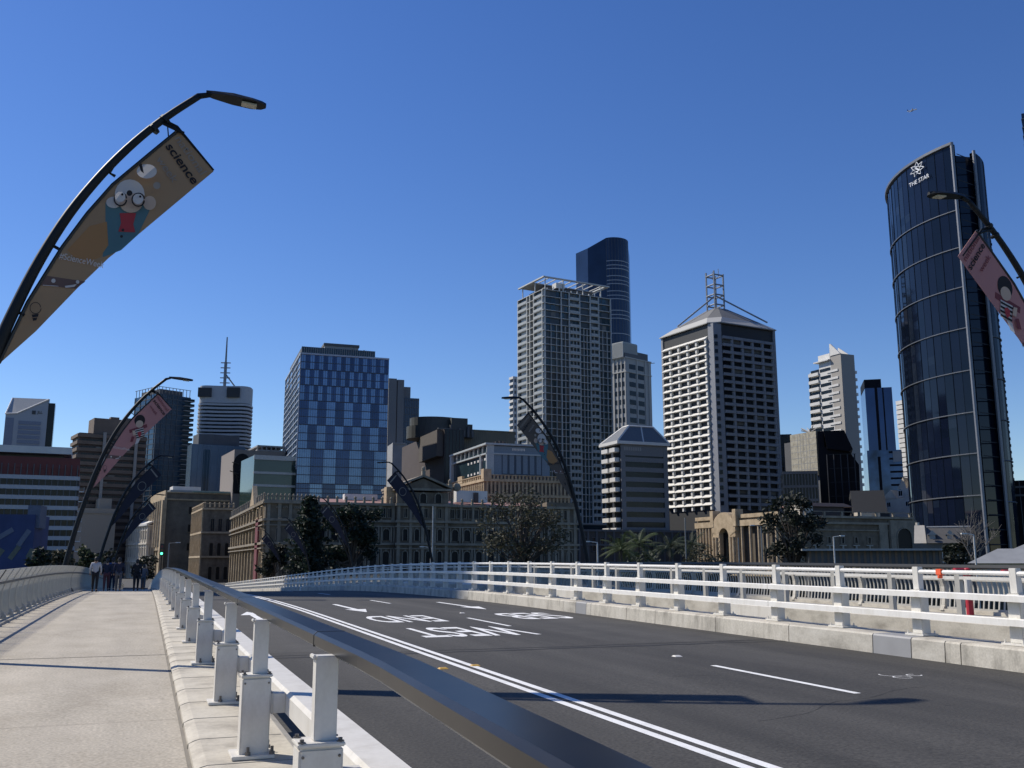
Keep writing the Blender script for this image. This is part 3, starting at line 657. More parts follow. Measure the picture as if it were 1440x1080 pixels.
def panes(B, items, name='window', dp=.12):
    """items: (face, a, z, w, h, style, mats, offset); the 100 largest stand alone, the rest are one stuff part"""
    items = sorted(items, key=lambda t: (-(t[3]*t[4]*(1 if t[0] == 'F' else .6)), -t[2]))
    rest = MB(); rm = []
    for i, (f, a, z, w, h, st, ms, off) in enumerate(items):
        ms = ms if isinstance(ms, (list, tuple)) else [ms]
        me = pane_mesh(name, w, h, st, ms, dp)
        M = {'F': Matrix.Translation((a,-off,z)), 'L': Matrix.Translation((-off,a+w,z)) @ Matrix.Rotation(R(-90),4,'Z'), 'R': Matrix.Translation((B.w+off,a,z)) @ Matrix.Rotation(R(90),4,'Z')}[f]
        if i < 100:
            o = bpy.data.objects.new(name, me); COL.objects.link(o); o.parent = B.root; o.matrix_local = M
        else:
            for m in ms:
                if m not in rm: rm.append(m)
            for p in me.polygons: pass
            off0 = len(rest.v); rest.v += [tuple(M @ v.co) for v in me.vertices]
            for p in me.polygons: rest.f.append(tuple(j+off0 for j in p.vertices)); rest.m.append(rm.index(ms[min(p.material_index, len(ms)-1)]))
    if rest.v: rest.build(name, rm, B.root, kind='stuff')

G_DARK = mat('dark_glass', (.012,.016,.020), .18, 0, .3, .4, spec=.22, rnd=.4)
G_NAVY = mat('navy_glass', (.010,.017,.036), .07, 0, .35, .08, spec=.55)
G_BLUE = mat('blue_glass', (.05,.10,.20), .1, .35, .25, .1, spec=.6, rnd=.2)
G_TEAL = mat('teal_glass', (.02,.04,.05), .08, .1, .3, .2, rnd=.25)
C_WHT = mat('white_facade', (.62,.61,.58), .7, 0, .06, .4)
C_GRY = mat('grey_facade', (.30,.30,.295), .75, 0, .1, .3)
C_DGR = mat('dark_grey_facade', (.10,.105,.11), .7, 0, .12, .3)
C_BRN = mat('brown_facade', (.075,.06,.058), .8, 0, .1, .2)
C_BRU = mat('brown_concrete', (.17,.13,.10), .85, 0, .15, .3)
C_OLV = mat('olive_facade', (.20,.185,.14), .8, 0, .1, .3)
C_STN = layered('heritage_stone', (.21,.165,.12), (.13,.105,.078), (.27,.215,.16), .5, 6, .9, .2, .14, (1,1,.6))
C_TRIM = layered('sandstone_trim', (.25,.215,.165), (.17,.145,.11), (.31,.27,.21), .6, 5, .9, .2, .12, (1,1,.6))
C_STG = layered('shaded_sandstone', (.150,.122,.088), (.085,.068,.05), (.195,.162,.12), .4, 5, .9, .2, .12, (1,1,.6), (.9, .9, .18))  # sandstone darkened in its colour for the fronts in shade
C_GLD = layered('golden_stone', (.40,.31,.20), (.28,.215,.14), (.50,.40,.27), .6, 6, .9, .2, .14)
C_RED = mat('dark_red_panel', (.14,.035,.03), .7, 0, .12, .3)
C_ROOF = mat('pink_tin_roof', (.30,.17,.14), .6, 0, .12, .5)
C_ZINC = mat('grey_tin_roof', (.30,.305,.30), .5, .2, .1, .6)
C_SLATE = mat('slate_roof', (.07,.068,.066), .7, 0, .15, .8)
C_PALE = mat('pale_render', (.55,.50,.42), .8, 0, .1, .5)

G_OLD = mat('old_window_glass', (.008,.009,.011), .45, 0, .3, .4, spec=.2)
BLIND = mat('window_with_blind', (.11,.105,.09), .35, 0, .3, .5, rnd=.5)
WR = random.Random(17)
def grid_windows(B, face, a0, a1, z0, z1, na, nz, fw, fh, mats, style='frame', off=.0, alt=None):
    out = []; ca = (a1-a0)/na; cz = (z1-z0)/nz
    for j in range(nz):
        for i in range(na):
            w, h = ca*fw, cz*fh
            out.append((face, a0+ca*i+(ca-w)/2, z0+cz*j+(cz-h)/2, w, h, style, ([BLIND]+list(mats[1:])) if WR.random() < .14 else mats, off))
    return out
def lin(a, b, n): return [a+(b-a)*i/(n-1) for i in range(n)]
def mast(b, x, y, z0, z1, r=.3, mi=0, cross=()):
    b.tube([(x,y,z0),(x,y,z1)], [r,r*.4], 6, mi)
    for c in cross: b.box(x-1.2,x+1.2,y-.15,y+.15,c,c+.3,mi)

# --- white banded office block with the red top floor, far left
B = Bld('office_building', 'white banded office block with a dark red top floor at the left edge', 'building', 110, 671, 215, th=3.4, xr=112, dep=30)
W0 = 36.0; B.w = W0; B.root.location = B.root.location-Vector((math.cos(B.th)*W0, math.sin(B.th)*W0, 0))
zr = B.z(645); zt = B.z(671)
B.core('glazing', G_DARK, zt)
b = MB(); step = (B.z(671)-B.z(769))/7
for i in range(-1, 8):
    z = zt-.7-step*i-(.0)
    if i >= 0 and z > 1: B.fbox(b,'F',0,W0,z,z+.8,0,.35); B.fbox(b,'R',0,30,z,z+.8,0,.35)
B.part('white_band', b, mat('band_white', (.42,.43,.45), .7, 0, .05))
b = MB(); B.piers(b,'F',lin(.2,W0-.2,32),.18,0,zr-1.4,0,.2); B.piers(b,'R',lin(1,29,20),.18,0,zt,0,.2); B.part('mullion', b, C_DGR)
b = MB(); b.box(-.1,W0+.1,-.1,30,zr-2.2,zr); b.box(0,W0,0,29.9,zt,zr-2.2); B.part('red_parapet', b, C_RED)
b = MB(); b.box(4,W0-3,4,26,zr,zr+.9,1); b.box(-4,W0-1.6,1.0,27,zr+.9,zr+2.3,0); B.part('roof', b, [C_WHT, C_DGR])
b = MB(); 
for i in range(7):
    z = zt-3-step*i; b.box(W0+.4,W0+1.3,.2,2.4,z,z+.18); b.box(W0+1.25,W0+1.3,.2,2.4,z+.18,z+1.0)
B.part('balcony', b, C_WHT)
# blue painted hoarding in front
B = Bld('mural_hoarding', 'blue painted hoarding with pale slanting strokes at the left edge', 'hoarding', -12, 723, 150, th=-8, xr=50, dep=8)
B.core('panel', mat('mural_blue', (.03,.048,.13), .7, 0, .2, .4))
b = MB(); ux = lambda px: B.u(px, 760)
def stroke(b, p, q, w, mi):
    p = (ux(p[0]), B.z(p[1])); q = (ux(q[0]), B.z(q[1])); d = Vector((q[0]-p[0], q[1]-p[1])).normalized(); n = Vector((-d.y,d.x))*w
    b.xz([(p[0]-n.x,p[1]-n.y),(q[0]-n.x,q[1]-n.y),(q[0]+n.x,q[1]+n.y),(p[0]+n.x,p[1]+n.y)], -.06, -.0, mi)
stroke(b,(-2,756),(17,744),.32,0); stroke(b,(26,768),(40,745),.32,0); stroke(b,(16,786),(28,768),.32,1); stroke(b,(-4,785),(5,772),.35,1); stroke(b,(42,785),(48,772),.4,1)
B.part('painted_stroke', b, [mat('mural_grey', (.13,.15,.20), .7), mat('mural_olive', (.12,.13,.10), .7)])
b = MB(); b.box(ux(34),ux(52),.5,4,B.z(742),B.z(722)+1.2); B.part('grey_panel', b, mat('mural_panel', (.10,.12,.17), .7))

# --- grey tower with a sloping top
B = Bld('office_tower', 'grey office tower with a slanting roof cut and dark lettering, far left', 'tower', 8, 582, 450, th=3, xr=67, dep=24)
w, h = B.w, B.h; hr = B.z(558); t = B.dep; k = w*.26
b = MB()
poly = [(0,0),(w,0),(w,hr),(k,h+.4),(0,h)]
b.xz(poly, 0, .5, 0)
b.add([(0,.5,0),(w,.5,0),(w,9,0),(0,9,0),(0,.5,h),(k,.5,h+.4),(w,.5,hr),(w,9,hr+1.5),(1.5,9,hr+1.2)], [(1,2,7,6),(2,3,8,7),(3,0,4,8),(4,5,8),(5,6,7,8)], 1)
B.part('wall', b, [mat('tower_grey', (.36,.38,.40), .7, 0, .06), mat('tower_slope', (.33,.34,.33), .6)])
b = MB(); 
for i in range(7): z = B.z(590)-i*(B.z(590)-B.z(632))/6.2; b.box(w*.32,w*.86,-.25,.0,z-1.7,z-.2)
b.box(.2,k*.8,-.12,0,B.z(632),h-1.5); B.part('window_band', b, mat('tower_band', (.15,.18,.25), .3))
b = MB(); b.tube([(0,-.2,h+.1),(k,-.2,h+.5),(w,-.2,hr)], .35, 4); b.tube([(0,-.1,h),(1.4,9,hr+1)], .35, 4); B.part('roof_edge', b, C_WHT)
b = MB(); b.box(w+.01,w+2.6,.3,8,0,hr-1.5); B.part('side_glazing', b, G_DARK)
b = MB(); zz = B.z(580.5); b.xz([(w*.62,zz),(w*.71,zz),(w*.71,zz+1.6),(w*.62,zz+1.6)], -.2, 0)
for q in (.64,.67,.70): b.box(w*q-.1,w*q+.1,-.25,-.2,zz+.2,zz+1.5)
B.part('emblem', b, mat('sign_dark', (.05,.055,.06), .6))
lettering('JLL', 'lettering', MATS['sign_dark'], B.root, (w*.81,-.15,zz+.8), (1,0,0), (0,0,1), w*.13, 1.5, .03)
b = MB(); b.box(-8,w+1,3,t,0,B.z(632)); B.part('podium', b, C_DGR)

# --- brown concrete tower
B = Bld('brown_tower', 'brown concrete office tower of stacked balconies with two pale columns', 'tower', 112, 608, 380, th=14, xr=207, xl=103)
w, h = B.w, B.h; B.core('wall', C_BRN)
fl = (B.z(608)-B.z(722))/11.5; n = int(h/fl)
b = MB(); B.bands(b,'FL',[h-1.6-i*fl for i in range(n)],1.25,0,.7); B.part('spandrel', b, C_BRU)
panes(B, grid_windows(B,'F',.8,w-.5,h-1.6-fl*10,h-1.6,9,10,.86,.45,[G_DARK],'pane',.02)+grid_windows(B,'L',.5,B.dep-.5,h-1.6-fl*10,h-1.6,2,10,.7,.45,[G_DARK],'pane',.02))
b = MB()
for px in (143, 188): x = B.u(px, 660); b.box(x-.5,x+.5,-1.5,-.72,0,h+.5)
B.part('column', b, mat('column_pale', (.32,.30,.27), .8))
b = MB(); x0 = B.u(134,590); b.box(x0,w*.98,1.5,B.dep-1,h,B.z(585),0); b.box(x0+6,x0+9,3,6,B.z(585),B.z(585)+1); b.box(x0+11,x0+15,3,6,B.z(585),B.z(585)+1); B.part('plant_room', b, C_BRU)
b = MB()
for i, j in ((3,7),(4,7),(5,7),(6,7),(5,6),(6,6),(2,8),(7,9),(3,3),(5,3),(7,2)):
    b.box(w*i/9+.6,w*(i+1)/9-.4,-.06,-.05,h-1.6-fl*(11-j)+fl*.3,h-1.6-fl*(11-j)+fl*.55)
B.part('window_blind', b, mat('blind', (.45,.42,.38), .8))

# --- blue glass apartment tower with balconies
B = Bld('glass_tower', 'blue glass apartment tower with balcony edges on its right side, left of the mast tower', 'tower', 222, 553, 430, th=28, xr=269, xl=190)
w, h = B.w, B.h; B.core('curtain_wall', mat('tower_blue', (.035,.075,.12), .12, .3, .25, .15, rnd=0))
nf = 34; b = MB(); B.bands(b,'FL',lin(2,h-2,nf),.25,0,.15); B.piers(b,'F',lin(0,w*.6,5),.2,0,h,0,.2); B.piers(b,'L',lin(1,B.dep-1,5),.2,0,h,0,.2); B.part('mullion', b, C_DGR)
b = MB()
for z in lin(4,h-2,nf): b.box(w*.78,w+1.2,-1.2,4,z,z+.3); b.box(w*.78,w+1.2,-1.25,-1.2,z+.3,z+1.2,1)
B.part('balcony', b, [C_GRY, G_TEAL])
b = MB(); b.box(2,w-3,2,B.dep-2,h,B.z(545)); 
for x in lin(.5,w-.5,10): b.box(x-.1,x+.1,.1,.3,h,h+3.2)
for y in lin(1,B.dep-1,8): b.box(.1,.3,y-.1,y+.1,h,h+3.2)
b.box(.05,w,.05,.25,h+3,h+3.2); b.box(.05,.25,.3,B.dep,h+3,h+3.2); B.part('roof_screen', b, C_DGR)

# --- curved white tower with mast over a blue glass slab
B = Bld('glass_building', 'plain blue glass slab below the curved tower with the mast', 'building', 270, 624, 400, th=8, xr=345, xl=264)
B.core('curtain_wall', mat('slab_blue', (.13,.19,.25), .2, .3, .15, .1)); w, h = B.w, B.h
b = MB(); B.piers(b,'F',[w*q for q in (.02,.12,.2,.24,.3,.36,.5,.64,.78,.92)],.15,0,h,0,.08); B.part('mullion', b, mat('fin_blue', (.10,.15,.2), .4))
b = MB(); b.box(w*.22,w*.34,-.06,-.0,0,h-2); b.box(w*.25,w*.3,-.1,-.06,0,h*.6); B.part('glass_strip', b, mat('strip_teal', (.02,.06,.09), .1, .2))
b = MB(); b.prism([(3,3),(w*.4,1),(w-2,2),(w-1,B.dep),(2,B.dep)], h, B.z(612)+1); B.part('plant_room', b, C_DGR)
def wavy(rx, ry, n=36):
    return [((rx*abs(math.cos(a))**.55*math.copysign(1,math.cos(a)))*1.0, (ry*abs(math.sin(a))**.55*math.copysign(1,math.sin(a)))*(1-.16*math.exp(-((a-4.712)/.35)**2))) for a in [2*math.pi*i/n for i in range(n)]]
c = at(319, 545, 480); tw = empty('mast_tower', (c.x, c.y, ZC), R(-14)); tag(tw, 'white tower of wavy stacked balconies topped by a tall radio mast', 'tower')
sc = 480/F*1.02; rx, ry = 34.5*sc, 22*sc; Z = lambda py: at(319, py, 480).z-ZC
b = MB(); b.prism(wavy(rx*.9,ry*.9), 0, Z(570)); b.build('glazing', G_DARK, tw)
for i in range(14):
    zz = Z(572)-i*(Z(572)-Z(640))/13; b = MB(); b.prism(wavy(rx,ry), zz-.45, zz+.5); b.build('balcony', mat('curve_white', (.40,.41,.42), .7), tw)
b = MB(); b.prism(wavy(rx*.97,ry*.97), Z(572)+.8, Z(546)); b.build('crown', MATS['curve_white'], tw)
b = MB(); b.box(-rx*.95,-rx*.45,-ry*1.0,-ry*.6,Z(562),Z(549.5)); b.box(rx*.12,rx*.6,-ry*1.0,-ry*.6,Z(562),Z(548.5)); b.build('crown_louvre', mat('louvre_black', (.02,.022,.025), .5), tw)
b = MB(); mx = -rx*.02; b.tube([(mx,-ry*.6,Z(552)),(mx,-ry*.6,Z(512))], .75, 6); b.tube([(mx,-ry*.6,Z(512)),(mx,-ry*.6,Z(477))], [.5,.3], 6); b.tube([(rx*.35,-ry*.5,Z(545)),(mx,-ry*.6,Z(528))], .35, 5)
for py in (513,520,527,534,541): b.tube([(mx-2.3,-ry*.6,Z(py)),(mx+2.3,-ry*.6,Z(py))], .28, 5)
b.build('mast', mat('mast_grey', (.18,.20,.22), .5), tw)

# --- grey block with a dark arched recess, green glass block
B = Bld('arched_building', 'brownish grey block with a dark arched hollow left of the green glass block', 'building', 330, 632, 330, th=6, xr=401, dep=24)
w, h = B.w, B.h; B.core('wall', mat('arch_grey', (.24,.21,.19), .8, 0, .1))
b = MB(); cx = B.u(341,660); pts = [(cx-2.6,B.z(694)),(cx+2.6,B.z(694)),(cx+3.0,B.z(655))]+[(cx-.2+3.0*math.cos(a),B.z(655)+4.2*math.sin(a)) for a in lin(0,math.pi,9)]
b.xz(pts,-.12,0); B.part('recess', b, mat('hollow_shade', (.012,.012,.014), .9))  # black plate on the wall, painted as the shade inside the arch
b = MB(); random.seed(5)
for i in range(9): a = random.uniform(0,6.3); b.tube([(cx-1.2,-.3,B.z(690)+i*1.1),(cx-1.2+random.uniform(-3,2),-.5,B.z(690)+i*1.1+random.uniform(.5,2.5))], .16, 5)
B.part('sculpture', b, mat('bronze_dark', (.05,.045,.04), .5, .3))
b = MB(); x0 = B.u(362,635); b.box(x0,w,.5,20,h,h+.5)
for x in lin(x0,w,7): b.box(x-.15,x+.15,.2,.5,h+.5,B.z(626))
b.box(x0,w,.2,20,B.z(626),B.z(626)+.5); B.part('roof_trellis', b, C_GRY)
B = Bld('green_glass_building', 'low block with green glass strips between white bands beside the chequered tower', 'building', 358, 640, 300, th=6, xr=419, dep=20)
B.core('glazing', mat('green_glass', (.03,.055,.05), .12, .1, .15, .2)); b = MB(); w, h = B.w, B.h
for py, t in ((646,1.35),(666,.7),(684,.7)): b.box(-.2,w+.2,-.5,.0,B.z(py),B.z(py)+t)
B.part('white_band', b, mat('band_green_white', (.40,.44,.42), .7))

# --- chequered blue glass tower
B = Bld('chequered_tower', 'blue chequered glass tower with a roof terrace', 'tower', 424, 498, 300, th=-2, xr=547, xl=404)
w, h, dp = B.w, B.h, B.dep
B.core('wall', mat('chequer_wall', (.03,.05,.09), .4)); hz = lambda py: B.z(py)
CL = mat('chequer_light', (.13,.20,.31), .14, .5, .12, .3, rnd=.12); CD = mat('chequer_dark', (.03,.055,.12), .10, .4, .2, .3, rnd=.2)
zs = [498,519,541,563,597,631,680,706,760]; items = []; bar = MB()
for r_ in range(8):
    z1 = hz(zs[r_])-.1; z0 = hz(zs[r_+1])+.1
    nc = 20 if r_ < 3 else 10 if r_ < 5 else 7
    sh = 0 if r_ in (0,1,2) else 0
    for c_ in range(nc):
        light = (c_+r_) % 2 == (0 if r_ in (0,1,2) else 0)
        if r_ == 3: light = c_ % 2 == 1
        if r_ == 4: light = c_ % 2 == 0
        if r_ == 5: light = c_ % 2 == 0 if c_ else True
        if r_ >= 6: light = c_ % 2 == (1 if r_ == 6 else 0)
        x0 = w*c_/nc; x1 = w*(c_+1)/nc
        items.append(('F', x0+.05, z0, x1-x0-.1, z1-z0, 'pane', CL if light else CD, .0))
    fl = 2 if r_ < 3 else 3 if r_ < 5 else 4
    for q in range(fl): z = z0+(z1-z0)*q/fl; bar.box(0,w,-.16,-.0,z-.12,z+.12)
    for x in lin(0,w,41): bar.box(x-.04,x+.04,-.15,0,z0,z1)
panes(B, items, 'glass_panel', .1); B.part('mullion', bar, mat('mullion_navy', (.02,.03,.06), .4))
b = MB(); litz = [z for z in lin(hz(655),h,18)]
B.bands(b,'L',[z-.15 for z in litz],.3,0,.3); B.piers(b,'L',lin(.2,dp-.2,5),.3,hz(660),h,0,.32); b.box(-.4,w+.1,-.35,dp,h,h+.5); B.part('white_frame', b, mat('frame_blue_white', (.36,.42,.50), .6))
b = MB(); items = []
for i in range(4):
    for j in range(17):
        if (i*7+j//2*3) % 3 != 1: items.append((i,j))
for i,j in items: B.fbox(b,'L',.4+(dp-.4)*i/4,.2+(dp-.4)*(i+.55)/4,litz[j]+.2,litz[j+1]-.2,0,.12)
B.part('side_glazing', b, G_BLUE)
b = MB(); b.box(.3,w*.06,2,dp*.8,h+.5,hz(485),0); b.box(w*.27,w*.66,3,dp*.7,h+.5,hz(477)-.8,1); b.box(w*.26,w*.67,2.8,dp*.72,hz(477)-.8,hz(477),0); b.box(w*.2,w*.27,3.5,dp*.6,h+.5,hz(484),2); B.part('plant_room', b, [C_DGR, C_GRY, C_WHT])
b = MB(); 
for x in lin(.1,w-4.5,34): b.box(x-.05,x+.05,.05,.12,h+.5,h+2.6)
b.box(0,w-4.5,.06,.1,h+.6,h+2.5,1); B.part('terrace_screen', b, [C_GRY, G_TEAL])
random.seed(3); b = MB()
for i in range(120):
    x = random.uniform(1,w-4.8); z = h+.5+random.uniform(0,2.0); q = random.uniform(.25,.55); b.ball((x,random.uniform(.4,1.2),z),(q,q*.7,q*.6),5,4)
tgp = B.part('terrace_planting', b, mat('terrace_green', (.025,.04,.018), .9), kind='stuff')

# --- stepped grey tower behind
B = Bld('stepped_tower', 'dark grey stepped tower directly behind the chequered tower', 'tower', 547, 530, 420, th=-4, xr=590, dep=30)
w, h = B.w, B.h; b = MB(); xs = [B.u(p, 560) for p in (547,568,578,590)]
b.box(0,xs[1]*.52,0,30,0,h-.6,0); b.box(xs[1]*.52,xs[1]*.58,.6,29,0,h-1,1); b.box(xs[1]*.58,xs[1],0,30,0,h-1,0); b.box(xs[1],xs[2],1.5,28,0,B.z(542),0); b.box(xs[1]+.02,xs[3],.7,26,0,B.z(558),2)
B.part('wall', b, [mat('step_grey', (.17,.175,.18), .8), C_BRN, mat('step_glass', (.03,.05,.09), .15, .2)])
b = MB()
for x in lin(xs[1]+.5,xs[3]-.3,9): b.box(x-.1,x+.1,.45,.7,0,B.z(558))
for z in lin(8,B.z(558)-1,22): b.box(xs[1]+.03,xs[3],.5,.698,z,z+.25)
B.part('mullion', b, C_DGR)
b = MB(); b.box(0,B.u(565,590),-14,-.5,0,B.z(628)); b.box(0,B.u(563,590),-14.3,-14,B.z(628)-.4,B.z(628)+.1); B.part('annex', b, C_GRY)

# --- brown block, drum and olive wall
B = Bld('brown_block', 'dark brown windowless block with a projecting box and a curved crown behind the pediment', 'building', 625, 603, 320, th=0, xr=653, xl=566)
w, h, dp = B.w, B.h, B.dep
B.core('wall', C_BRN)
b = MB(); y0 = dp*.02; y1 = dp*.42; b.box(-2.2,-.02,y0,y1,B.z(641),h-.2); B.part('projecting_box', b, mat('box_brown', (.09,.08,.072), .8))
b = MB(); b.box(.1,w-.1,-.25,-.02,0,h-.2); B.part('glazing', b, G_DARK)
b = MB(); B.piers(b,'F',lin(.5,w-.5,6),.12,0,h-.3,.25,.4); B.part('mullion', b, C_BRN)
b = MB(); cx, cy = w*.75, dp*.5; rr = 9.6*1.0; b.prism([(cx+rr*math.cos(a),cy+rr*.8*math.sin(a)) for a in lin(0,2*math.pi*31/32,32)], h, B.z(588,640,345)); b.prism([(cx+rr*1.12*math.cos(a),cy+rr*.9*math.sin(a)) for a in lin(0,2*math.pi*31/32,32)], h-.2, B.z(600,640,345)); b.box(cx+3,cx+9,cy-10,cy-4,h,B.z(590,640,345)); b.box(cx+8,cx+11.5,cy-8,cy-4,h,B.z(597,640,345)); B.part('crown', b, mat('drum_dark', (.06,.065,.06), .6))
b = MB()
for i in range(8): b.box(cx-1+i*1.6,cx-.2+i*1.6,cy-11,cy-10,h,h+random.uniform(1.5,4.5))
b.box(-2.25,w*.3,-.3,.5,h-.15,h+.25); B.part('roof_plant', b, C_DGR)
B = Bld('olive_hall', 'pale olive ribbed hall between the brown block and the gridded apartments', 'building', 652, 605, 345, th=0, xr=(724,612), dep=30)
B.core('wall', C_OLV); b = MB(); B.piers(b,'F',lin(.5,B.w-.5,26),.12,0,B.h,0,.15); B.part('rib', b, C_OLV); b = MB(); b.box(-.2,B.w+.2,-.3,30,B.h,B.h+.4); B.part('roof', b, C_OLV)

# --- stone corner building with a glass rooftop
B = Bld('stone_hotel', 'ornate stone building with a modern glass storey block added on its roof', 'building', 682, 672, 255, th=0, xr=(802,690), xl=(629,699))
w, h, dp = B.w, B.h, B.dep
B.core('wall', C_STN)
fz = 4.1; b = MB(); B.bands(b,'FL',[h-.9,h-fz-.8,h-2*fz-.8,h-3*fz-.8],.7,0,.55)
for f, L, n in (('F',w,22),('L',dp,20)): B.piers(b,f,lin(.6,L-.6,n),.5,h-4*fz,h-.9,0,.28)
for f, L, n in (('F',w,24),('L',dp,22)):
    for x in lin(.4,L-.4,n): B.fbox(b,f,x-.28,x+.28,h-.2,h+.75,-.2,.35)
B.bands(b,'FL',[h+.75],.22,-.3,.5); b.box(-.6,1.6,-.6,1.6,h-.2,h+2.4); b.box(-.4,.4,dp*.55,dp*.55+4,h,h+2.0)
B.part('cornice', b, C_GLD)
it = []
for f, L, n in (('F',w,21),('L',dp,19)): it += grid_windows(B,f,.6,L-.6,h-4*fz,h-.9,n,4,.52,.62,[G_OLD,C_STN],'frame',.0)
panes(B, it, 'window', .22)
zt = B.z(620.5); xa, ya = .8, .8; b = MB(); wb = B.u(776,630)
b.box(1.2,wb,1.2,dp*.93,h,zt-.8,0); B.part('rooftop_glazing', b, G_TEAL)
b = MB()
b.box(.2,wb+.6,.2,dp*.98,zt-.8,zt-.3); b.box(.6,wb,.6,dp*.96,zt-3.3,zt-2.9)
for y in lin(.8,dp*.93,9): b.box(.75,1.2,y-.12,y+.12,zt-2.9,zt-.8)
for y in (.85,6.0,dp*.94): b.box(.6,1.2,y-.3,y+.3,h,zt-2.9)
b.box(.4,1.9,dp*.93,dp*.98,h,zt-.8); b.box(.75,2.8,.75,1.2,h,zt-.8)
B.part('rooftop_frame', b, mat('frame_pale', (.38,.42,.43), .5))
it = []
for x in lin(6,wb-3.5,6): it.append(('F', x-.9, h+1.2, 1.8, zt-4.2-h, 'frame', [G_BLUE, mat('frame_navy',(.02,.035,.07),.4)], -1.1))
panes(B, it, 'rooftop_window', .3)
b = MB(); b.box(2.9,wb-.3,.95,1.15,h,zt-1.0); B.part('rooftop_wall', b, mat('rooftop_grey', (.16,.21,.26), .5))
b = MB(); xs_ = B.u(722,628); 
for i in range(9): b.box(xs_+i*.42,xs_+i*.42+.3,.86,.92,zt-2.1+(i%2)*.05,zt-1.45)
B.part('sign_mark', b, C_WHT)
b = MB()
for i in range(14): 
    x = 2.6+i*.36; b.box(x,x+.34,2.0+(i%3)*.3,5,zt-.3,zt-.3+.5*math.sin(math.pi*i/13)+.3)
B.part('roof_plant', b, C_BRN)
b = MB()
for j in range(3):
    for i in range(6): b.box(.98,1.18,2.5+i*2.9,3.5+i*2.9,zt-4.8-j*3.2,zt-4.2-j*3.2)
B.part('window_blind', b, C_WHT)

# --- long stone treasury-style front
B = Bld('stone_palace', 'long three storey sandstone building with arched arcades and a central pediment', 'building', 376, 702, 190, th=0, xr=(807,716), xl=(328,730))
w, h, dp = B.w, B.h, B.dep
zc1, zc2, zc3 = B.z(738,600,205), B.z(768,600,205), 0
he = B.z(714,600,205)
cp0, cp1 = B.u(556,712), B.u(628,712); lp1 = B.u(440,712); rp0 = B.u(766,718)
b = MB(); b.box(0,w,0,dp,0,he); b.box(-.4,lp1,-1.2,14,0,h-.2); b.box(cp0,cp1,-1.2,12,0,B.z(695,592,200)); b.box(rp0,w+.2,-1.2,14,0,he+1.1)
ap = B.z(676,592,200); e = B.z(692,592,200); b.xz([(cp0-.3,e),(cp1+.3,e),((cp0+cp1)/2,ap)], -1.35, 10)
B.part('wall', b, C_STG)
b = MB()
for zz, t, o in ((zc1,.45,.5),(zc1-.9,.22,.3),(zc2,.45,.5),(zc2-.8,.22,.3),(he-.3,.5,.6)):
    b.box(lp1,cp0,-o,0,zz,zz+t); b.box(cp1,rp0,-o,0,zz,zz+t); 
    for (x0,x1) in ((-.4,lp1),(cp0,cp1),(rp0,w+.2)): b.box(x0-.3,x1+.3,-1.2-o,-1.2,zz,zz+t)
    b.box(-.9,-.4,-1.2,dp,zz,zz+t)
b.box(-.8,lp1+.4,-1.7,14,h-.6,h-.1); b.box(cp0-.5,cp1+.5,-1.75,10,e-.1,e+.35)
mx = (cp0+cp1)/2
for sgn in (-1,1):
    xe = cp0-.7 if sgn < 0 else cp1+.7; b.xz([(xe,e+.35),(xe,e+.75),(mx,ap+.75),(mx,ap+.3)], -1.8, 10)
B.part('cornice', b, C_TRIM)
b = MB(); random.seed(11)
for x in lin(lp1+1,cp0-1,9)+lin(cp1+1,rp0-1,10): b.box(x-.22,x+.22,-.6,-.2,he+.2,he+.9); b.ball((x,-.4,he+1.15),.3,6,5)
for x in lin(0,lp1,12): b.box(x-.16,x+.16,-1.6,-1.2,h-.1,h+.45); b.ball((x,-1.4,h+.7),(.22,.22,.4),6,5)
b.box(-.5,lp1+.1,-1.6,-1.2,h+.6,h+.7)
for y in lin(0,dp-2,18): b.box(-.75,-.35,y-.2,y+.2,he+.2,he+1.4); b.ball((-.55,y,he+1.6),.25,6,5)
for x in (cp0-.3,mx,cp1+.3):
    zz = ap+.7 if x == mx else e+.6; b.box(x-.35,x+.35,-1.6,-.9,zz,zz+.8); b.ball((x,-1.25,zz+1.2),(.4,.4,.6),7,5)
b.ball((cp1+1.8,-1,e+.8),(.9,.5,.9),8,6)
split_build(b, 'roof_ornament', C_TRIM, B.root)
b = MB(); b.add([(lp1,0,he+.2),(cp0,0,he+.2),(cp0,10,he+1.5),(lp1,10,he+1.5)],[(0,1,2,3)]); b.add([(cp1,0,he+.2),(w,0,he+.2),(w,10,he+1.5),(cp1,10,he+1.5)],[(0,1,2,3)])
b.box(lp1,w,10,dp-1,he,he+1.45); B.part('roof', b, C_ROOF)
b = MB(); x0 = B.u(545,700); b.box(x0,x0+2.4,1.0,3.2,he,he+3.6); b.box(B.u(494,700),x0-.5,7,9,he+1.2,he+2.4,1); b.box(B.u(648,705),B.u(692,705),3,5,he+1,he+3.4,1); b.box(B.u(672,705),B.u(678,705),2.4,3,he+1,he+3.0,2); B.part('chimney', b, [C_GLD, C_WHT, C_BRN])
it = []
def arches(x0, x1, n, off, z0, z1, fw=.62): return [('F', x0+(x1-x0)*(i+.5)/n-(x1-x0)/n*fw/2, z0, (x1-x0)/n*fw, z1-z0, 'arch', [G_OLD,C_TRIM], off) for i in range(n)]
def pairs(x0, x1, n, off, z0, z1): return [('F', x0+(x1-x0)*(i+.5)/n+s_-.45, z0, .9, z1-z0, 'frame', [G_OLD,C_TRIM], off) for i in range(n) for s_ in (-.62,.62)]
for (x0,x1,n,o) in ((lp1+.5,cp0-.5,6,0),(cp1+.5,rp0-.5,8,0)):
    it += pairs(x0,x1,n,o,zc1+.9,he-.7); it += arches(x0,x1,n,o,zc2+.9,zc1-1.1); it += arches(x0,x1,n,o,.6,zc2-1.0)
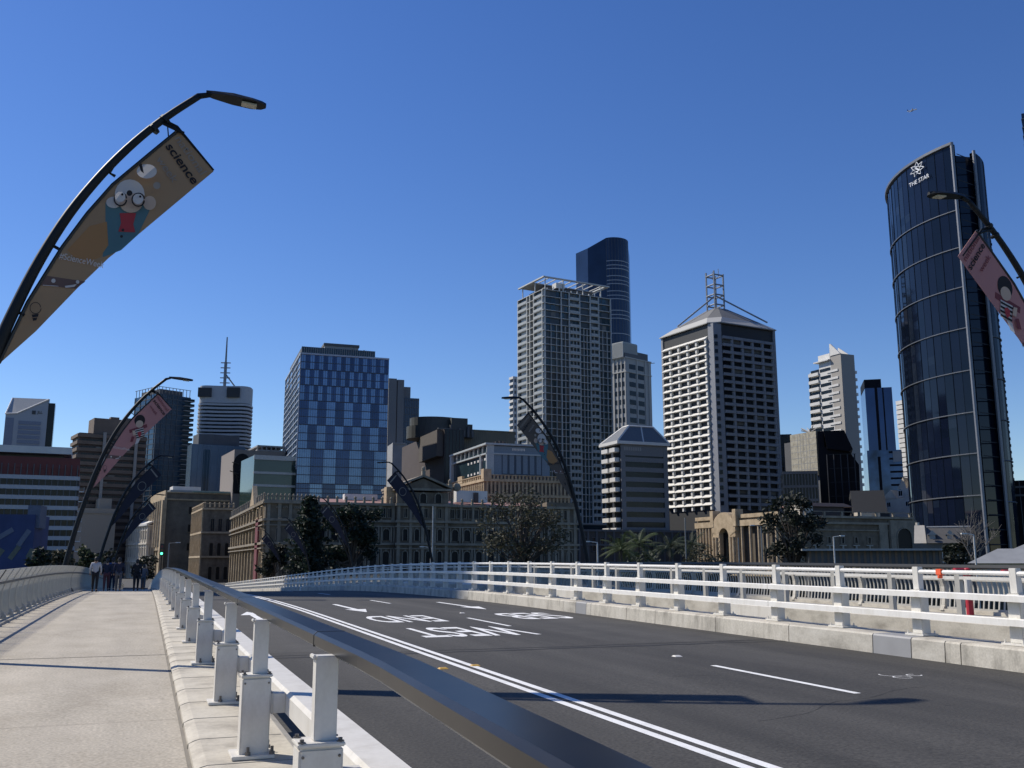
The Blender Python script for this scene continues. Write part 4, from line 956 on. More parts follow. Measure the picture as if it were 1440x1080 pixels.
it += arches(cp0+.6,cp1-.6,3,1.2,he+.4,e-.5,.5); it += pairs(cp0+1,cp1-1,3,1.2,zc1+.9,he-.7); it += arches(cp0+.6,cp1-.6,4,1.2,zc2+.9,zc1-1.1,.5); it += arches(cp0+.6,cp1-.6,4,1.2,.6,zc2-1,.5)
it += pairs(1,lp1-1,2,1.2,he-1.2,h-1.4)[:4]; it += arches(1,lp1-1,3,1.2,zc2+.9,zc1-1.1,.4); it += pairs(rp0+.6,w-.4,1,1.2,zc1+.9,he-.5); it += arches(rp0+.3,w-.2,2,1.2,zc2+.9,zc1-1,.45); it += arches(rp0+.3,w-.2,2,1.2,.6,zc2-1,.45)
nl = 11
for i in range(nl):
    y = 1+(dp-3)*i/nl; 
    for z0, z1, st in ((zc1+.8,he-.6,'frame'),(zc2+.9,zc1-1,'arch'),(.6,zc2-1,'arch')): it.append(('L', y+.6, z0, (dp-3)/nl*.5, z1-z0, st, [G_OLD,C_GLD], .4 if y < 12.5 else .0))
panes(B, it, 'window', .28)
b = MB()
for y in lin(.6,dp-1.5,nl+1): b.box(-.5,-.0,y-.35,y+.35,0,he-.3)
for y in lin(.5,13.4,6): b.tube([(-.75,y,he+.3),(-.75,y,h-.7)], .28, 8)
b.add([(-.9,16,he+.3),(-.9,24,he+.3),(-.9,20,he+4.5),(0,16,he+.3),(0,24,he+.3),(0,20,he+4.5)],[(0,1,2),(3,5,4),(0,2,5,3),(1,4,5,2),(0,3,4,1)])
b.box(-.8,3,16.5,23.5,he-.2,he+.3)
B.part('pilaster', b, C_GLD)
b = MB()
for x0,x1,n in ((lp1+.5,cp0-.5,6),(cp1+.5,rp0-.5,8)):
    for i in range(n+1):
        x = x0+(x1-x0)*i/n
        for sx in (-.28,.28): b.tube([(x+sx,-.32,zc2+.45),(x+sx,-.32,zc1-.9)], .17, 8); b.tube([(x+sx,-.32,0),(x+sx,-.32,zc2-.8)], .19, 8)
        b.box(x-.35,x+.35,-.28,0,zc1+.45,he-.3)
for (x0,x1) in ((-.2,lp1),(cp0,cp1),(rp0,w)):
    for x in lin(x0+.4,x1-.4,5): b.box(x-.3,x+.3,-1.42,-1.2,0,he-.3)
B.part('column', b, C_TRIM)
b = MB(); ox = B.u(470,726); b.tube([(ox+1.0*math.cos(a),-1.3,B.z(727,470,195)+1.0*math.sin(a)) for a in lin(0,2*math.pi,17)], .2, 6); B.part('round_window_surround', b, C_TRIM)
b = MB(); b.box(-.9,-.5,dp*.08,dp*.14,1,he-3); B.part('hanging_banner', b, mat('maroon_banner', (.16,.04,.05), .8))

# --- corner bank and small stone pavilion further up the street
B = Bld('stone_bank', 'tall stone block with giant sunlit columns on its street side and a blank dark flank', 'building', 235, 692, 330, th=8, xr=(338,694), xl=(209,708))
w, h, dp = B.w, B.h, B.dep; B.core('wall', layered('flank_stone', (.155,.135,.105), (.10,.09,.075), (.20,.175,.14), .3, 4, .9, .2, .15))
B.dep = dp
b = MB(); b.box(-.8,0,-.8,dp,h-2.6,h-1.7); b.box(-.5,0,-.3,dp,h-1.7,h+.6); b.box(-.9,0,-.6,dp,9.2,10.2); b.box(0,w,-.35,0,h-2.5,h-2.0); b.box(0,w,-.4,0,h-.2,h+.2)
for y in lin(2.5,dp-3,8): b.tube([(-.9,y,10.2),(-.9,y,h-2.6)], [.95,.8], 10)
for y in (.4,dp-.6): b.box(-1.3,0,y-1.2,y+1.2,0,h-2.6)
for y in lin(2.5,dp-3,9): b.box(-.7,0,y-.5,y+.5,0,9.2)
B.part('column', b, C_GLD)
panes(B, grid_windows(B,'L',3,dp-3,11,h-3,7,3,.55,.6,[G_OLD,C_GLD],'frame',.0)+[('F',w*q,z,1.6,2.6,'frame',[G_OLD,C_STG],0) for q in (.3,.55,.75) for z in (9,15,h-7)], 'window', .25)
b = MB(); b.box(1,w,0,dp,h+.2,h+.8,0); b.box(3,12,8,14,h+.6,B.z(681,245),1); b.box(8,w+2,-.6,-.36,h+.2,h+.55,2); B.part('roof', b, [C_ZINC, C_WHT, mat('copper_edge',(.20,.30,.26),.6)])
B = Bld('stone_pavilion', 'narrow three storey stone house with columned sunlit side in front of the bank flank', 'building', 287, 713, 282, th=3, xr=(330,718), xl=(271,727))
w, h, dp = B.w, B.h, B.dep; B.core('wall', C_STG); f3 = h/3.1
b = MB(); 
for z in (h-.7,h-f3-.6,h-2*f3-.6): B.bands(b,'FL',[z],.5,0,.45)
for x in lin(.3,w-.3,7): b.box(x-.2,x+.2,-.3,0,h,h+.9); b.ball((x,-.1,h+1.1),.28,6,5)
for y in lin(.3,dp-.3,12): b.box(-.3,0,y-.2,y+.2,h,h+.9); b.ball((-.1,y,h+1.1),.28,6,5)
b.box(-.35,.1,-.4,dp,h+.9,h+1.05); b.box(-.35,w,-.35,0,h+.9,h+1.05)
for y in lin(.5,dp-.5,12): b.box(-.4,0,y-.22,y+.22,0,h-.7)
B.part('cornice', b, C_GLD)
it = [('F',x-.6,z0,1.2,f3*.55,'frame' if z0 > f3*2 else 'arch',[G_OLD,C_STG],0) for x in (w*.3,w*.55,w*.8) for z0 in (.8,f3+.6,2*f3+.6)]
it += grid_windows(B,'L',.5,dp-.5,.5,h-.8,11,3,.5,.6,[G_OLD,C_GLD],'frame',0); panes(B, it, 'window', .2)
# shops closing the street
def shop(label, px, py, d, th, xr, xl, roof):
    B = Bld('street_house', label, 'building', px, py, d, th=th, xr=xr, xl=xl, group='pale houses up the street'); w, h, dp = B.w, B.h, B.dep
    B.core('wall', C_PALE); b = MB(); nf = 3
    for j in range(nf): B.bands(b,'FL',[h*(j+1)/nf-.5],.5,0,.45)
    for f, L in (('F',w),('L',dp)): B.piers(b,f,lin(.4,L-.4,max(3,int(L/3))),.45,0,h,0,.25)
    B.part('cornice', b, C_PALE)
    it = []
    for f, L in (('F',w),('L',dp)): it += grid_windows(B,f,.5,L-.5,.4,h-.6,max(2,int(L/3)),nf,.55,.6,[G_OLD,C_PALE],'frame',0)
    panes(B, it, 'window', .2)
    b = MB()
    if roof == 'gable': b.yz([(-.6,h),(dp+.6,h),(dp/2,h+dp*.30)], -.5, w+.5)
    elif roof == 'slope': b.xz([(-.7,h-.2),(w+.3,h+w*.5),(w+.3,h+w*.5+.6),(-.7,h+.5)], -.4, dp+.4)
    else: b.box(-.3,w+.3,-.3,dp+.3,h,h+.6)
    B.part('roof', b, C_WHT if roof != 'flat' else C_PALE)
shop('pale street house with a white slanting roof next to the bank columns', 209, 738, 345, 13, 219, 180, 'slope')
shop('cream gabled street house in the gap behind the far lamps', 182, 728, 395, 13, 192, 152, 'gable')
shop('lowest cream street house at the far end of the footpath', 152, 744, 440, 13, 160, 118, 'flat')
B = Bld('blank_hall', 'beige windowless hall behind the street houses', 'building', 108, 714, 368, th=10, xr=164, dep=8)
B.core('wall', mat('hall_beige', (.32,.29,.24), .85, 0, .06)); b = MB(); b.box(B.w*.58,B.w*.9,3,16,B.h,B.z(699)); b.box(-.2,B.w+.2,-.3,0,B.h-1.8,B.h-1.5); B.part('roof_block', b, MATS['hall_beige'])

# --- white gridded apartment tower
B = Bld('apartment_tower', 'tall white gridded apartment tower with a thin flat roof canopy', 'tower', 765, 407, 360, th=8, xr=(857,417), xl=(730,419))
w, h, dp = B.w, B.h, B.dep
GA = mat('apartment_glass', (.035,.062,.072), .12, .2, .35, .25, rnd=.35)
B.core('wall', mat('apartment_core', (.045,.055,.058), .3, 0, .25, .15))
nf = 33; zb = B.z(735); zs = lin(zb,h,nf+1); fh = zs[1]-zs[0]
b = MB(); AW = mat('apartment_white', (.50,.51,.49), .7, 0, .05)
B.bands(b,'FL',[z-.1 for z in zs],.2,0,.8)
B.part('floor_edge', b, AW)
b = MB(); B.piers(b,'F',[0]+[w*q for q in (.24,.36,.52,.68,.81)]+[w],.30,zb,h,0,.85); B.piers(b,'F',[w*q for q in (.09,.17,.30,.42,.47,.58,.63,.74,.87,.94)],.13,zb,zs[28],0,.7); B.piers(b,'L',[.3,dp*.35,dp*.5,dp*.62,dp-.2],.35,zb,h,0,.85); B.part('frame', b, AW)
it = []
cols = [0,.09,.17,.24,.30,.36,.42,.47,.52,.58,.63,.68,.74,.81,.87,.94,1]
random.seed(21)
for j in range(nf):
    for i in range(16):
        if random.random() < .42: it.append(('F', w*cols[i]+.2, zs[j]+.25, w*(cols[i+1]-cols[i])-.4, fh-.6, 'pane', GA if WR.random() > .2 else BLIND, .0))
panes(B, it, 'window', .08)
b = MB()
for j in range(nf):
    for (y0,y1) in ((.6,dp*.33),(dp*.64,dp-.4)): b.box(-.9,-.82,y0,y1,zs[j]+.1,zs[j]+1.15,0)
    for (x0,x1) in ((.36,.52),(.68,.81)): b.box(w*x0+.3,w*x1-.3,-.9,-.84,zs[j]+.1,zs[j]+1.1,0)
B.part('balcony_rail', b, mat('rail_pale', (.36,.38,.37), .5))
b = MB(); b.box(-.05,0,dp*.05,dp*.28,zb,h-3,0); b.box(-.06,0,dp*.7,dp*.9,zb,h-3,0); B.part('side_wall', b, AW)
zc = B.z(389)
b = MB(); cz = zc-.3; b.box(-.6,w*.99,-.6,.3,cz,cz+.5); b.box(-.6,.3,.3,dp,cz,cz+.5); b.box(w*.93,w*.99,.3,dp,cz,cz+.5); b.box(.3,w*.93,dp*.45,dp*.95,cz+.05,cz+.4)
for x in lin(w*.08,w*.88,8): b.box(x-.2,x+.2,.3,dp*.45,cz+.1,cz+.4)
for x in (1,w*.3,w*.6,w*.88): b.tube([(x,.8,h),(x,.8,cz)], .22, 6)
for y in (dp*.4,dp*.9): b.tube([(.6,y,h),(.6,y,cz)], .22, 6)
b.tube([(w*.75,.8,h+1.2),(w*.93,.8,cz-.4)], .2, 6); B.part('roof_canopy', b, AW)
b = MB(); b.box(w*.2,w*.33,1,4,h+1.8,h+3.9,0); b.box(3,w-5,4,dp-3,h,h+2.6,1)
for i in range(10): x = w*(.05+.09*i); b.box(x,x+.35,.3,.6,h,h+random.uniform(.8,2.2),0)
B.part('plant_room', b, [C_WHT, C_DGR])
b = MB(); b.box(-3,w+2,-3,dp,0,zb-.3,0); b.box(w*.2,w+1.8,-3.1,-3,zb-3,zb-.8,1); b.box(w*.1,w+2.1,-3.3,-3,zb-.5,zb-.1,2); B.part('podium', b, [C_DGR, G_TEAL, C_GRY])
B = Bld('slim_tower', 'slim pale balconied tower showing left of the gridded apartments', 'tower', 722, 530, 460, th=8, xr=735, xl=717)
B.core('wall', G_DARK); b = MB(); B.bands(b,'FL',lin(4,B.h-1,32),1.2,0,.5); B.piers(b,'F',lin(0,B.w,5),.6,0,B.h,.5,.6); B.part('balcony', b, C_WHT)

# --- dark blue rounded tower
c = at(861.5, 352, 640); T = empty('rounded_tower', (c.x,c.y,ZC), R(12)); tag(T, 'very tall dark blue glass tower with a rounded corner and thin white rings', 'tower')
Z = lambda py: at(861.5, py, 640).z-ZC
def rounded(dx=0, sc=1.09):
    L, W_, r_ = 19.5, 15.0, 8.5
    pts = [(-L*.88,16)]
    pts += [(-L*.88,3.5)]
    for a in lin(200,340,12): pts.append((.5+9.2*math.cos(R(a))*1.0, -1+8.0*math.sin(R(a))))
    pts += [(16.2,3),(17.0,16),(0,26)]
    return [(p[0]*sc+dx, p[1]*sc) for p in pts]
b = MB(); pr_ = rounded(); ht = Z(340); tops = [ht-(0 if -9.5 < p[0] < 11 else 0) for p in pr_]
b.prism(pr_, 0, ht, top=[ht-(7 if i in (0,1,14,15,16) else 0) for i in range(len(pr_))]); b.build('curtain_wall', mat('rounded_glass', (.013,.026,.062), .08, .1, .3, .06), T)
for py in (373,379,384,394,400,405,415,421,426,442,448,453,474):
    b = MB(); zz = Z(py); rp = rounded(); b.prism([(p[0]*1.012,p[1]*1.012-.1) for p in rp[2:14]]+[rp[13],rp[2]], zz, zz+.55); b.build('ring', mat('ring_white', (.30,.33,.38), .5), T)
b = MB()
for p in pr_[2:14]: b.tube([(p[0],p[1]-.05,0),(p[0],p[1]-.05,ht)], .12, 4)
for i in range(1,8): x = -17.2+i*1.1; b.tube([(x,3.5-.6*i,0),(x,3.5-.6*i,ht-7.5)], .07, 4)
b.build('mullion', C_DGR, T)
# --- grey tower with a pleated crown in front of it
B = Bld('crowned_tower', 'grey panelled tower with a pleated pale crown in front of the dark blue one', 'tower', 880, 502, 500, th=22, xr=915, xl=857)
w, h, dp = B.w, B.h, B.dep; B.core('wall', mat('panel_grey', (.33,.33,.315), .75, 0, .1))
b = MB(); 
for q in (.12,.45): 
    for z in lin(6,h-6,22): B.fbox(b,'F',w*q,w*(q+.25),z,z+2.6,0,.1)
    for z in lin(6,h-6,22): B.fbox(b,'L',dp*q,dp*(q+.3),z,z+2.6,0,.1)
B.part('window_band', b, G_DARK)
b = MB(); B.piers(b,'F',[w*.42,w*.75,w*.9],.7,0,h,0,.4); B.piers(b,'L',lin(.5,dp-.5,5),.6,0,h,0,.4); B.bands(b,'FL',[h-.4,h-8],.6,0,.5); B.part('pier', b, mat('pier_grey', (.40,.39,.36), .75))
b = MB(); b.box(-1,w*.5,1,dp,h,B.z(480),0)
for x in lin(-1,w*.5,14): b.box(x-.15,x+.15,.7,1,h,B.z(481),0)
for y in lin(1,dp,16): b.box(-1.3,-1,y-.15,y+.15,h,B.z(481),0)
b.box(w*.5,w,2,dp,h,B.z(490),1); b.box(-.6,w*.5,.2,.9,h,h+2.4,1); b.tube([(w,1,h-.5),(w+4.5,1,h+.4)],.2,5); B.part('crown', b, [mat('crown_pale',(.42,.43,.41),.7), C_DGR])

# --- dark banded block with a hipped glass roof
B = Bld('hipped_office', 'dark banded office block with white sun-lit balcony ends and a hipped grey roof', 'building', 872, 622, 270, th=2, xr=(937,624), xl=(851,634))
w, h, dp = B.w, B.h, B.dep; B.core('glazing', G_DARK)
n = 9; zs = lin(B.z(748),h-2.6,n); b = MB()
for z in zs: B.fbox(b,'F',0,w,z,z+1.3,0,.35)
B.piers(b,'F',[.7,w-.6],1.3,0,h-.4,0,.4); B.fbox(b,'F',0,w,h-3.6,h-.4,0,.3); B.part('spandrel', b, mat('spandrel_dark', (.17,.175,.185), .6))
b = MB()
for z in zs:
    for (y0,y1) in ((.6,dp*.42),(dp*.55,dp-.4)): b.box(-1.5,0,y0,y1,z,z+1.15)
B.part('balcony', b, C_WHT)
b = MB(); b.box(-.3,0,dp*.44,dp*.52,0,h-1); B.part('pier', b, C_GRY)
b = MB(); b.box(-1.6,w+.5,-1.2,dp+.8,h-.5,h+.35); B.part('eaves', b, C_WHT)
za = B.z(596); x0,x1,y0,y1 = w*.30,w*.82,dp*.3,dp*.7; b = MB()
bb = [(-1.2,-.9,h+.36),(w+.2,-.9,h+.36),(w+.2,dp+.5,h+.36),(-1.2,dp+.5,h+.36)]; tt = [(x0,y0,za),(x1,y0,za),(x1,y1,za),(x0,y1,za)]
b.hexa(bb,tt); rf = B.part('roof', b, mat('roof_zinc_dark', (.12,.13,.14), .5))
b = MB()
for p, q in zip(bb, tt): b.tube([p,q], .3, 4)
b.tube([((bb[0][0]+bb[1][0])/2,bb[0][1],bb[0][2]),((x0+x1)/2,y0,za)], .22, 4); b.tube(tt+[tt[0]], .3, 4); B.part('ridge', b, C_WHT)
b = MB(); 
for x in lin(1,w*.4,8): b.box(x,x+.5,-.42,-.31,h-2.2,h-1.2)
B.part('vent_grille', b, C_GRY)

# --- louvred tower with lattice mast
B = Bld('louvred_tower', 'pale tower with rows of projecting white sun hoods, a hipped crown and a lattice mast', 'tower', 1003, 444, 320, th=8, xr=(1087,462), xl=(931,462))
w, h, dp = B.w, B.h, B.dep; n = 23; ch = 2.4
zt = B.z(470); zb = B.z(716); fh = (zt-zb)/n
CW = mat('crown_band', (.40,.395,.37), .7, 0, .05)
LW = mat('hood_white', (.66,.645,.60), .7, 0, .05); LG = mat('hood_grey', (.29,.30,.32), .75, 0, .08)
core = [(ch,0),(w,0),(w,dp),(0,dp),(0,ch)]
b = MB(); b.prism(core, 0, h-2.5); B.part('wall', b, mat('louvre_core', (.035,.037,.04), .6))
b = MB(); b.prism([(ch+.6,-.25),(0+.05,.35),(-.3,ch+.3),(.4,ch+.6),(ch+.6,.4)], 0, h-2.4); b.box(w-.5,w+.4,-.5,.6,0,h-2.2); b.box(-.4,.5,dp-.6,dp+.3,0,h-2.4); B.part('corner_pier', b, LG)
panes(B, [('F', .0, zb+fh*j+fh*.3, 1.15, fh*.5, 'pane', G_DARK, .0) for j in range(0)] , 'window') if False else None
hood = MB(); hw = (dp-ch-1.4)/5
hood.add([(0,-.1,0),(hw*.97,-.1,0),(hw*.97,-1.25,.12),(0,-1.25,.12),(0,-.05,1.15),(hw*.97,-.05,1.15)], [(3,2,1,0),(0,1,5,4),(3,4,5,2),(0,4,3),(1,2,5)]); hood.box(hw*.80,hw*.97,-.9,.0,-1.4,.0); hood_me = hood.mesh('sun_hood', LW)
hw2 = (w-ch-1.6)/5
hd2 = MB(); hd2.box(0,hw2*.97,-.85,0,0,.95); hd2.box(hw2*.78,hw2*.97,-.7,0,-1.5,0); hood2_me = hd2.mesh('sun_hood', LG)
cnt = 0; rest = MB(); rest2 = MB()
for j in range(n, 0, -1):
    z = zb+fh*(j-1)+fh*.55
    for i in range(5):
        M = Matrix.Translation((0, ch+.7+hw*(i+1), z)) @ Matrix.Rotation(R(-90),4,'Z')
        if j > n-20: o = link('sun_hood', hood_me, B.root); o.matrix_local = M
        else:
            o0 = len(rest.v); rest.v += [tuple(M @ v.co) for v in hood_me.vertices]
            for p in hood_me.polygons: rest.f.append(tuple(q+o0 for q in p.vertices)); rest.m.append(0)
        M = Matrix.Translation((ch+.9+hw2*i, 0, z)); o0 = len(rest.v); rest.v += [tuple(M @ v.co) for v in hood2_me.vertices]
        for p in hood2_me.polygons: rest.f.append(tuple(q+o0 for q in p.vertices)); rest.m.append(1)
rest.build('sun_hood', [LW, LG], B.root, kind='stuff')
it = [('F', ch+.95+hw2*i, zb+fh*j+.25, hw2*.72, fh*.42, 'pane', G_DARK if WR.random() > .15 else BLIND, .0) for j in range(n) for i in range(5)]
panes(B, it, 'window', .05)
b = MB()
for j in range(n): z = zb+fh*j+fh*.5; b.add([(ch*.72,.18,z),(ch*.3,.62,z),(ch*.3,.62,z+1.3),(ch*.72,.18,z+1.3)],[(0,1,2,3)])
b.v = [(x-.55,y-.55,z) for x,y,z in b.v]; split_build(b, 'corner_window', G_DARK, B.root)
# crown
ze = h-2.2; b = MB(); b.prism([(ch,-.9),(w+.7,-.9),(w+.7,dp+.7),(-.9,dp+.7),(-.9,ch)], ze, ze+.3, 0)
zr = h+.7; ins = 4.2; lowp = [(ch,-.9),(w+.7,-.9),(w+.7,dp+.7),(-.9,dp+.7),(-.9,ch)]; hip = [(ch+ins*.7,ins*.45),(w-ins*.7,ins*.6),(w-ins*.7,dp-ins),(ins*.6,dp-ins*.7),(ins*.45,ch+ins*.7)]
N5 = 5; b.add([(p[0],p[1],ze+.3) for p in lowp]+[(p[0],p[1],zr) for p in hip], [(i,(i+1)%5,(i+1)%5+5,i+5) for i in range(5)], 0)
za = B.z(416); ap_ = [(w*.38,dp*.36),(w*.62,dp*.36),(w*.62,dp*.62),(w*.38,dp*.62)]
b.add([(p[0],p[1],zr) for p in hip]+[(w*.45,dp*.40,za),(w*.6,dp*.40,za),(w*.6,dp*.6,za),(w*.42,dp*.6,za),(w*.42,dp*.42,za)], [(i,(i+1)%5,(i+1)%5+5,i+5) for i in range(5)]+[(5,6,7,8,9)], 1)
B.part('roof', b, [CW, mat('crown_roof', (.15,.15,.145), .7)])
b = MB(); z0,z1 = za-.5, B.z(364); cx, cy = w*.5, dp*.5; q = 2.1
for sx in (-q,q):
    for sy in (-q,q): b.tube([(cx+sx,cy+sy,z0),(cx+sx,cy+sy,z1+random.uniform(0,1.5))], .32, 5)
for z in lin(z0+2,z1-.5,4):
    for (a,c_) in (((-q,-q),(q,-q)),((q,-q),(q,q)),((q,q),(-q,q)),((-q,q),(-q,-q))): b.tube([(cx+a[0],cy+a[1],z),(cx+c_[0],cy+c_[1],z)], .28, 5)
for sx, sy in ((0,-q),(.8,q)): b.tube([(cx+sx,cy+sy,z1-1),(cx+sx,cy+sy,B.z(357))], .12, 5)
for (x,y) in ((1.5,dp*.75),(w-1,1.5)): b.tube([(cx,cy,z0+5.8),(x,y,zr+.3)], .3, 5)
B.part('mast', b, mat('mast_steel', (.25,.27,.29), .5))

# --- stone-clad block and black building
B = Bld('stone_clad_block', 'rough square stone wall lit by the sun between the louvred tower and the black building', 'building', 1147, 606, 300, th=6, xr=1152, xl=(1111,613))
b = MB(); b.box(0,3,0,B.dep,B.z(668),B.h); B.part('wall', b, layered('clad_stone', (.38,.35,.27), (.26,.24,.19), (.48,.45,.36), .8, 4, .95, .3, .2))
b = MB(); zz = B.z(668)
for z in lin(zz+2,B.h-2,6): b.box(-.03,0,.1,B.dep-.1,z,z+.12)
for y in lin(3,B.dep-3,5): b.box(-.035,0,y-.06,y+.06,zz+.2,B.h-.2)
B.part('stone_joint', b, C_GRY)
b = MB(); random.seed(4)
for i in range(14): b.tube([(1,B.dep*.3,B.h),(1+random.uniform(-2,2),B.dep*(.3+random.uniform(-.2,.6)),B.h+random.uniform(.3,2))], .18, 4)
B.part('roof_plant', b, C_GRY)
b = MB(); b.box(1.0,3,0,B.dep,0,B.z(668)); b.box(3,4,-4,B.dep+6,0,B.h*.96); B.part('rear_wall', b, C_DGR)
B = Bld('black_building', 'black angular glass building with a sloping visor right of the stone wall', 'building', 1149, 606, 296, th=-38, xr=(1207,690), dep=22)
w, h = B.w, B.h; BK = mat('black_cladding', (.008,.008,.011), .6, 0, .3, .1, spec=.12); b = MB()
x1 = B.u(1187,606); x2 = B.u(1199,632); x3 = B.u(1205,655)
b.xz([(0,0),(w,0),(x3+.6,B.z(655)),(x2-1.5,B.z(632)),(0,B.z(628))], 0, 22)
b.box(.02,B.u(1158,606),.1,20,0,h-.1); b.xz([(B.u(1158,606),h-.3),(x1,h-.3),(x2,B.z(634)),(x2-1,B.z(634)-.6),(B.u(1163,630),B.z(632))], -1.6, 20)
B.part('wall', b, BK)
b = MB()
for z in lin(4,B.z(640),9): b.box(B.u(1166,660),x3,-.06,-.0,z,z+.1)
for x in lin(B.u(1164,660),x3-.5,5): b.tube([(x,-.4,0),(x,-.4,B.z(640))], .22, 6)
B.part('mullion', b, mat('mullion_black', (.025,.025,.03), .5))
B = Bld('dark_slab', 'dark office slab half hidden right of the louvred tower', 'building', 1094, 611, 350, th=-34, xr=1113, dep=16)
B.core('glazing', G_DARK); b = MB(); B.bands(b,'F',lin(3,B.h-1,14),.5,0,.2); B.piers(b,'F',lin(.2,B.w-.2,4),.3,0,B.h,0,.25); B.part('spandrel', b, C_DGR)
B = Bld('low_office', 'low grey banded office below the stone-clad wall', 'building', 1100, 663, 275, th=-34, xr=1150, dep=14)
B.core('glazing', G_DARK); b = MB(); B.bands(b,'F',lin(3,B.h-.8,8),.7,0,.3); B.piers(b,'F',lin(.2,B.w-.2,12),.25,0,B.h,0,.2); B.part('spandrel', b, C_DGR)

# --- white stepped apartment tower
B = Bld('stepped_apartments', 'white stepped apartment tower with sharp roof fins and a blank grey side', 'tower', 1182, 497, 420, th=4, xr=(1201,500), xl=(1136,514))
w, h, dp = B.w, B.h, B.dep; z2 = B.z(503); z3 = B.z(513)
b = MB(); b.box(0,w,0,dp*.3,0,h); B.part('wall', b, mat('blank_grey', (.33,.31,.28), .8, 0, .08))
b = MB(); b.box(0,w,dp*.301,dp*.66,0,z2); b.box(.8,w,dp*.661,dp,0,z3); b.box(w+.01,w+3.6,5,dp*.6,0,B.z(515)); B.part('side_wing', b, C_WHT)
b = MB(); b2 = MB(); nf = 25
for z in lin(8,z3-2.2,nf):
    b.box(-.7,.8,dp*.67,dp*.97,z,z+1.35); b.box(-.3,0,dp*.10,dp*.42,z,z+.9); b.box(w+1.6,w+4.6,3.6,5,z,z+1.2)
    b2.box(-.05,0,dp*.32,dp*.64,z+1.0,z+2.4); b2.box(.72,.8,dp*.68,dp*.96,z+1.5,z+2.9); b2.box(w+.5,w+3.5,4.94,5,z+1.3,z+2.6)
B.part('balcony', b, C_WHT)
b2.box(.3,.8,dp*.975,dp+.3,0,z3-1); B.part('window_band', b2, G_DARK)
b = MB(); b.box(.5,w*.8,dp*.35,dp*.7,z2,B.z(492)); b.box(-1.5,w*.9,dp*.3,dp*.75,z2,z2+.5)
b.yz([(0,h),(dp*.3,h),(dp*.30,B.z(480)),(dp*.27,B.z(480))], -.3, .3); b.yz([(0,h),(dp*.3,h),(dp*.28,B.z(484))], w*.55, w*.55+.5); B.part('roof_fin', b, C_WHT)
# --- blue glass tower, white sliver
B = Bld('blue_glass_tower', 'shiny blue glass tower with a dark cap right of the stepped apartments', 'tower', 1216, 546, 480, th=-36, xr=(1254,546), dep=24)
w, h = B.w, B.h; B.core('curtain_wall', mat('shiny_blue', (.032,.065,.15), .08, .3, .3, .05))
b = MB(); b.box(-.1,w*.62,-.12,22,h,B.z(534)); b.box(w*.36,w*.46,-.12,0,0,h); b.box(w*.64,w*.69,-.12,0,0,h); B.part('cap', b, BK)
b = MB(); z = B.z(634); b.box(-1,w+2.2,-.6,23,0,z,0); B.part('lower_wall', b, mat('shiny_blue_low', (.04,.075,.15), .06, .4, .6, .12))
b = MB()
for q in lin(5,z,18): b.box(w*.72,w+2.3,-.68,-.6,q-1.5,q-.6)
b.box(w*.3,w*.4,-.68,-.6,0,z-3); b.box(w*.86,w+2.25,-.7,-.6,z-5.5,z-.6,1); B.part('window_band', b, [BK, C_GRY])
B = Bld('white_sliver_tower', 'white ribbed tower just showing left of the curved dark tower', 'tower', 1274, 566, 520, th=2, xr=1290, xl=1261)
B.core('glazing', G_DARK); b = MB(); 
for z in lin(4,B.h-.5,34): B.fbox(b,'L',0,B.dep,z,z+2.0,0,.7); B.fbox(b,'F',0,B.w,z,z+1.6,0,.4)
B.part('balcony', b, C_WHT)
# low white roofs in the gap
B = Bld('white_roof_cluster', 'cluster of small white gabled buildings low beside the curved dark tower', 'building', 1240, 702, 300, th=-78, xr=1284, dep=12)
b = MB(); w, h = B.w, B.h; b.box(0,w,0,12,0,h,0); b.box(w*.45,w,3,12,h,B.z(688),0); b.xz([(0,h),(w*.5,h),(w*.32,B.z(690))],-.2,11,0); b.xz([(w*.25,B.z(688)),(w*.55,B.z(688)),(w*.45,B.z(672))],4,10,0); b.xz([(w*.68,B.z(688)),(w*.9,B.z(688)),(w*.74,B.z(679))],2.5,10,0)
B.part('wall', b, C_PALE); panes(B, [('F',w*.55,B.z(700),1.6,1.8,'frame',[G_DARK,C_WHT],-2.95+3),('F',w*.15,h-2.5,1.5,1.6,'frame',[G_DARK,C_WHT],0),('F',w*.75,h-2.5,1.5,1.6,'frame',[G_DARK,C_WHT],0)], 'window', .15)
B = Bld('slate_hall', 'dark slate roof behind the stone wall with the arch', 'building', 1196, 704, 270, th=-36, xr=1250, dep=12)
b = MB(); w, h = B.w, B.h; b.box(0,w,0,12,0,B.z(722),0); b.yz([(0,B.z(722)),(12,B.z(722)),(12,h+1.5),(6,B.z(688))], .5, w-.5, 0); B.part('roof', b, mat('slate_blue',(.02,.022,.025),.7))

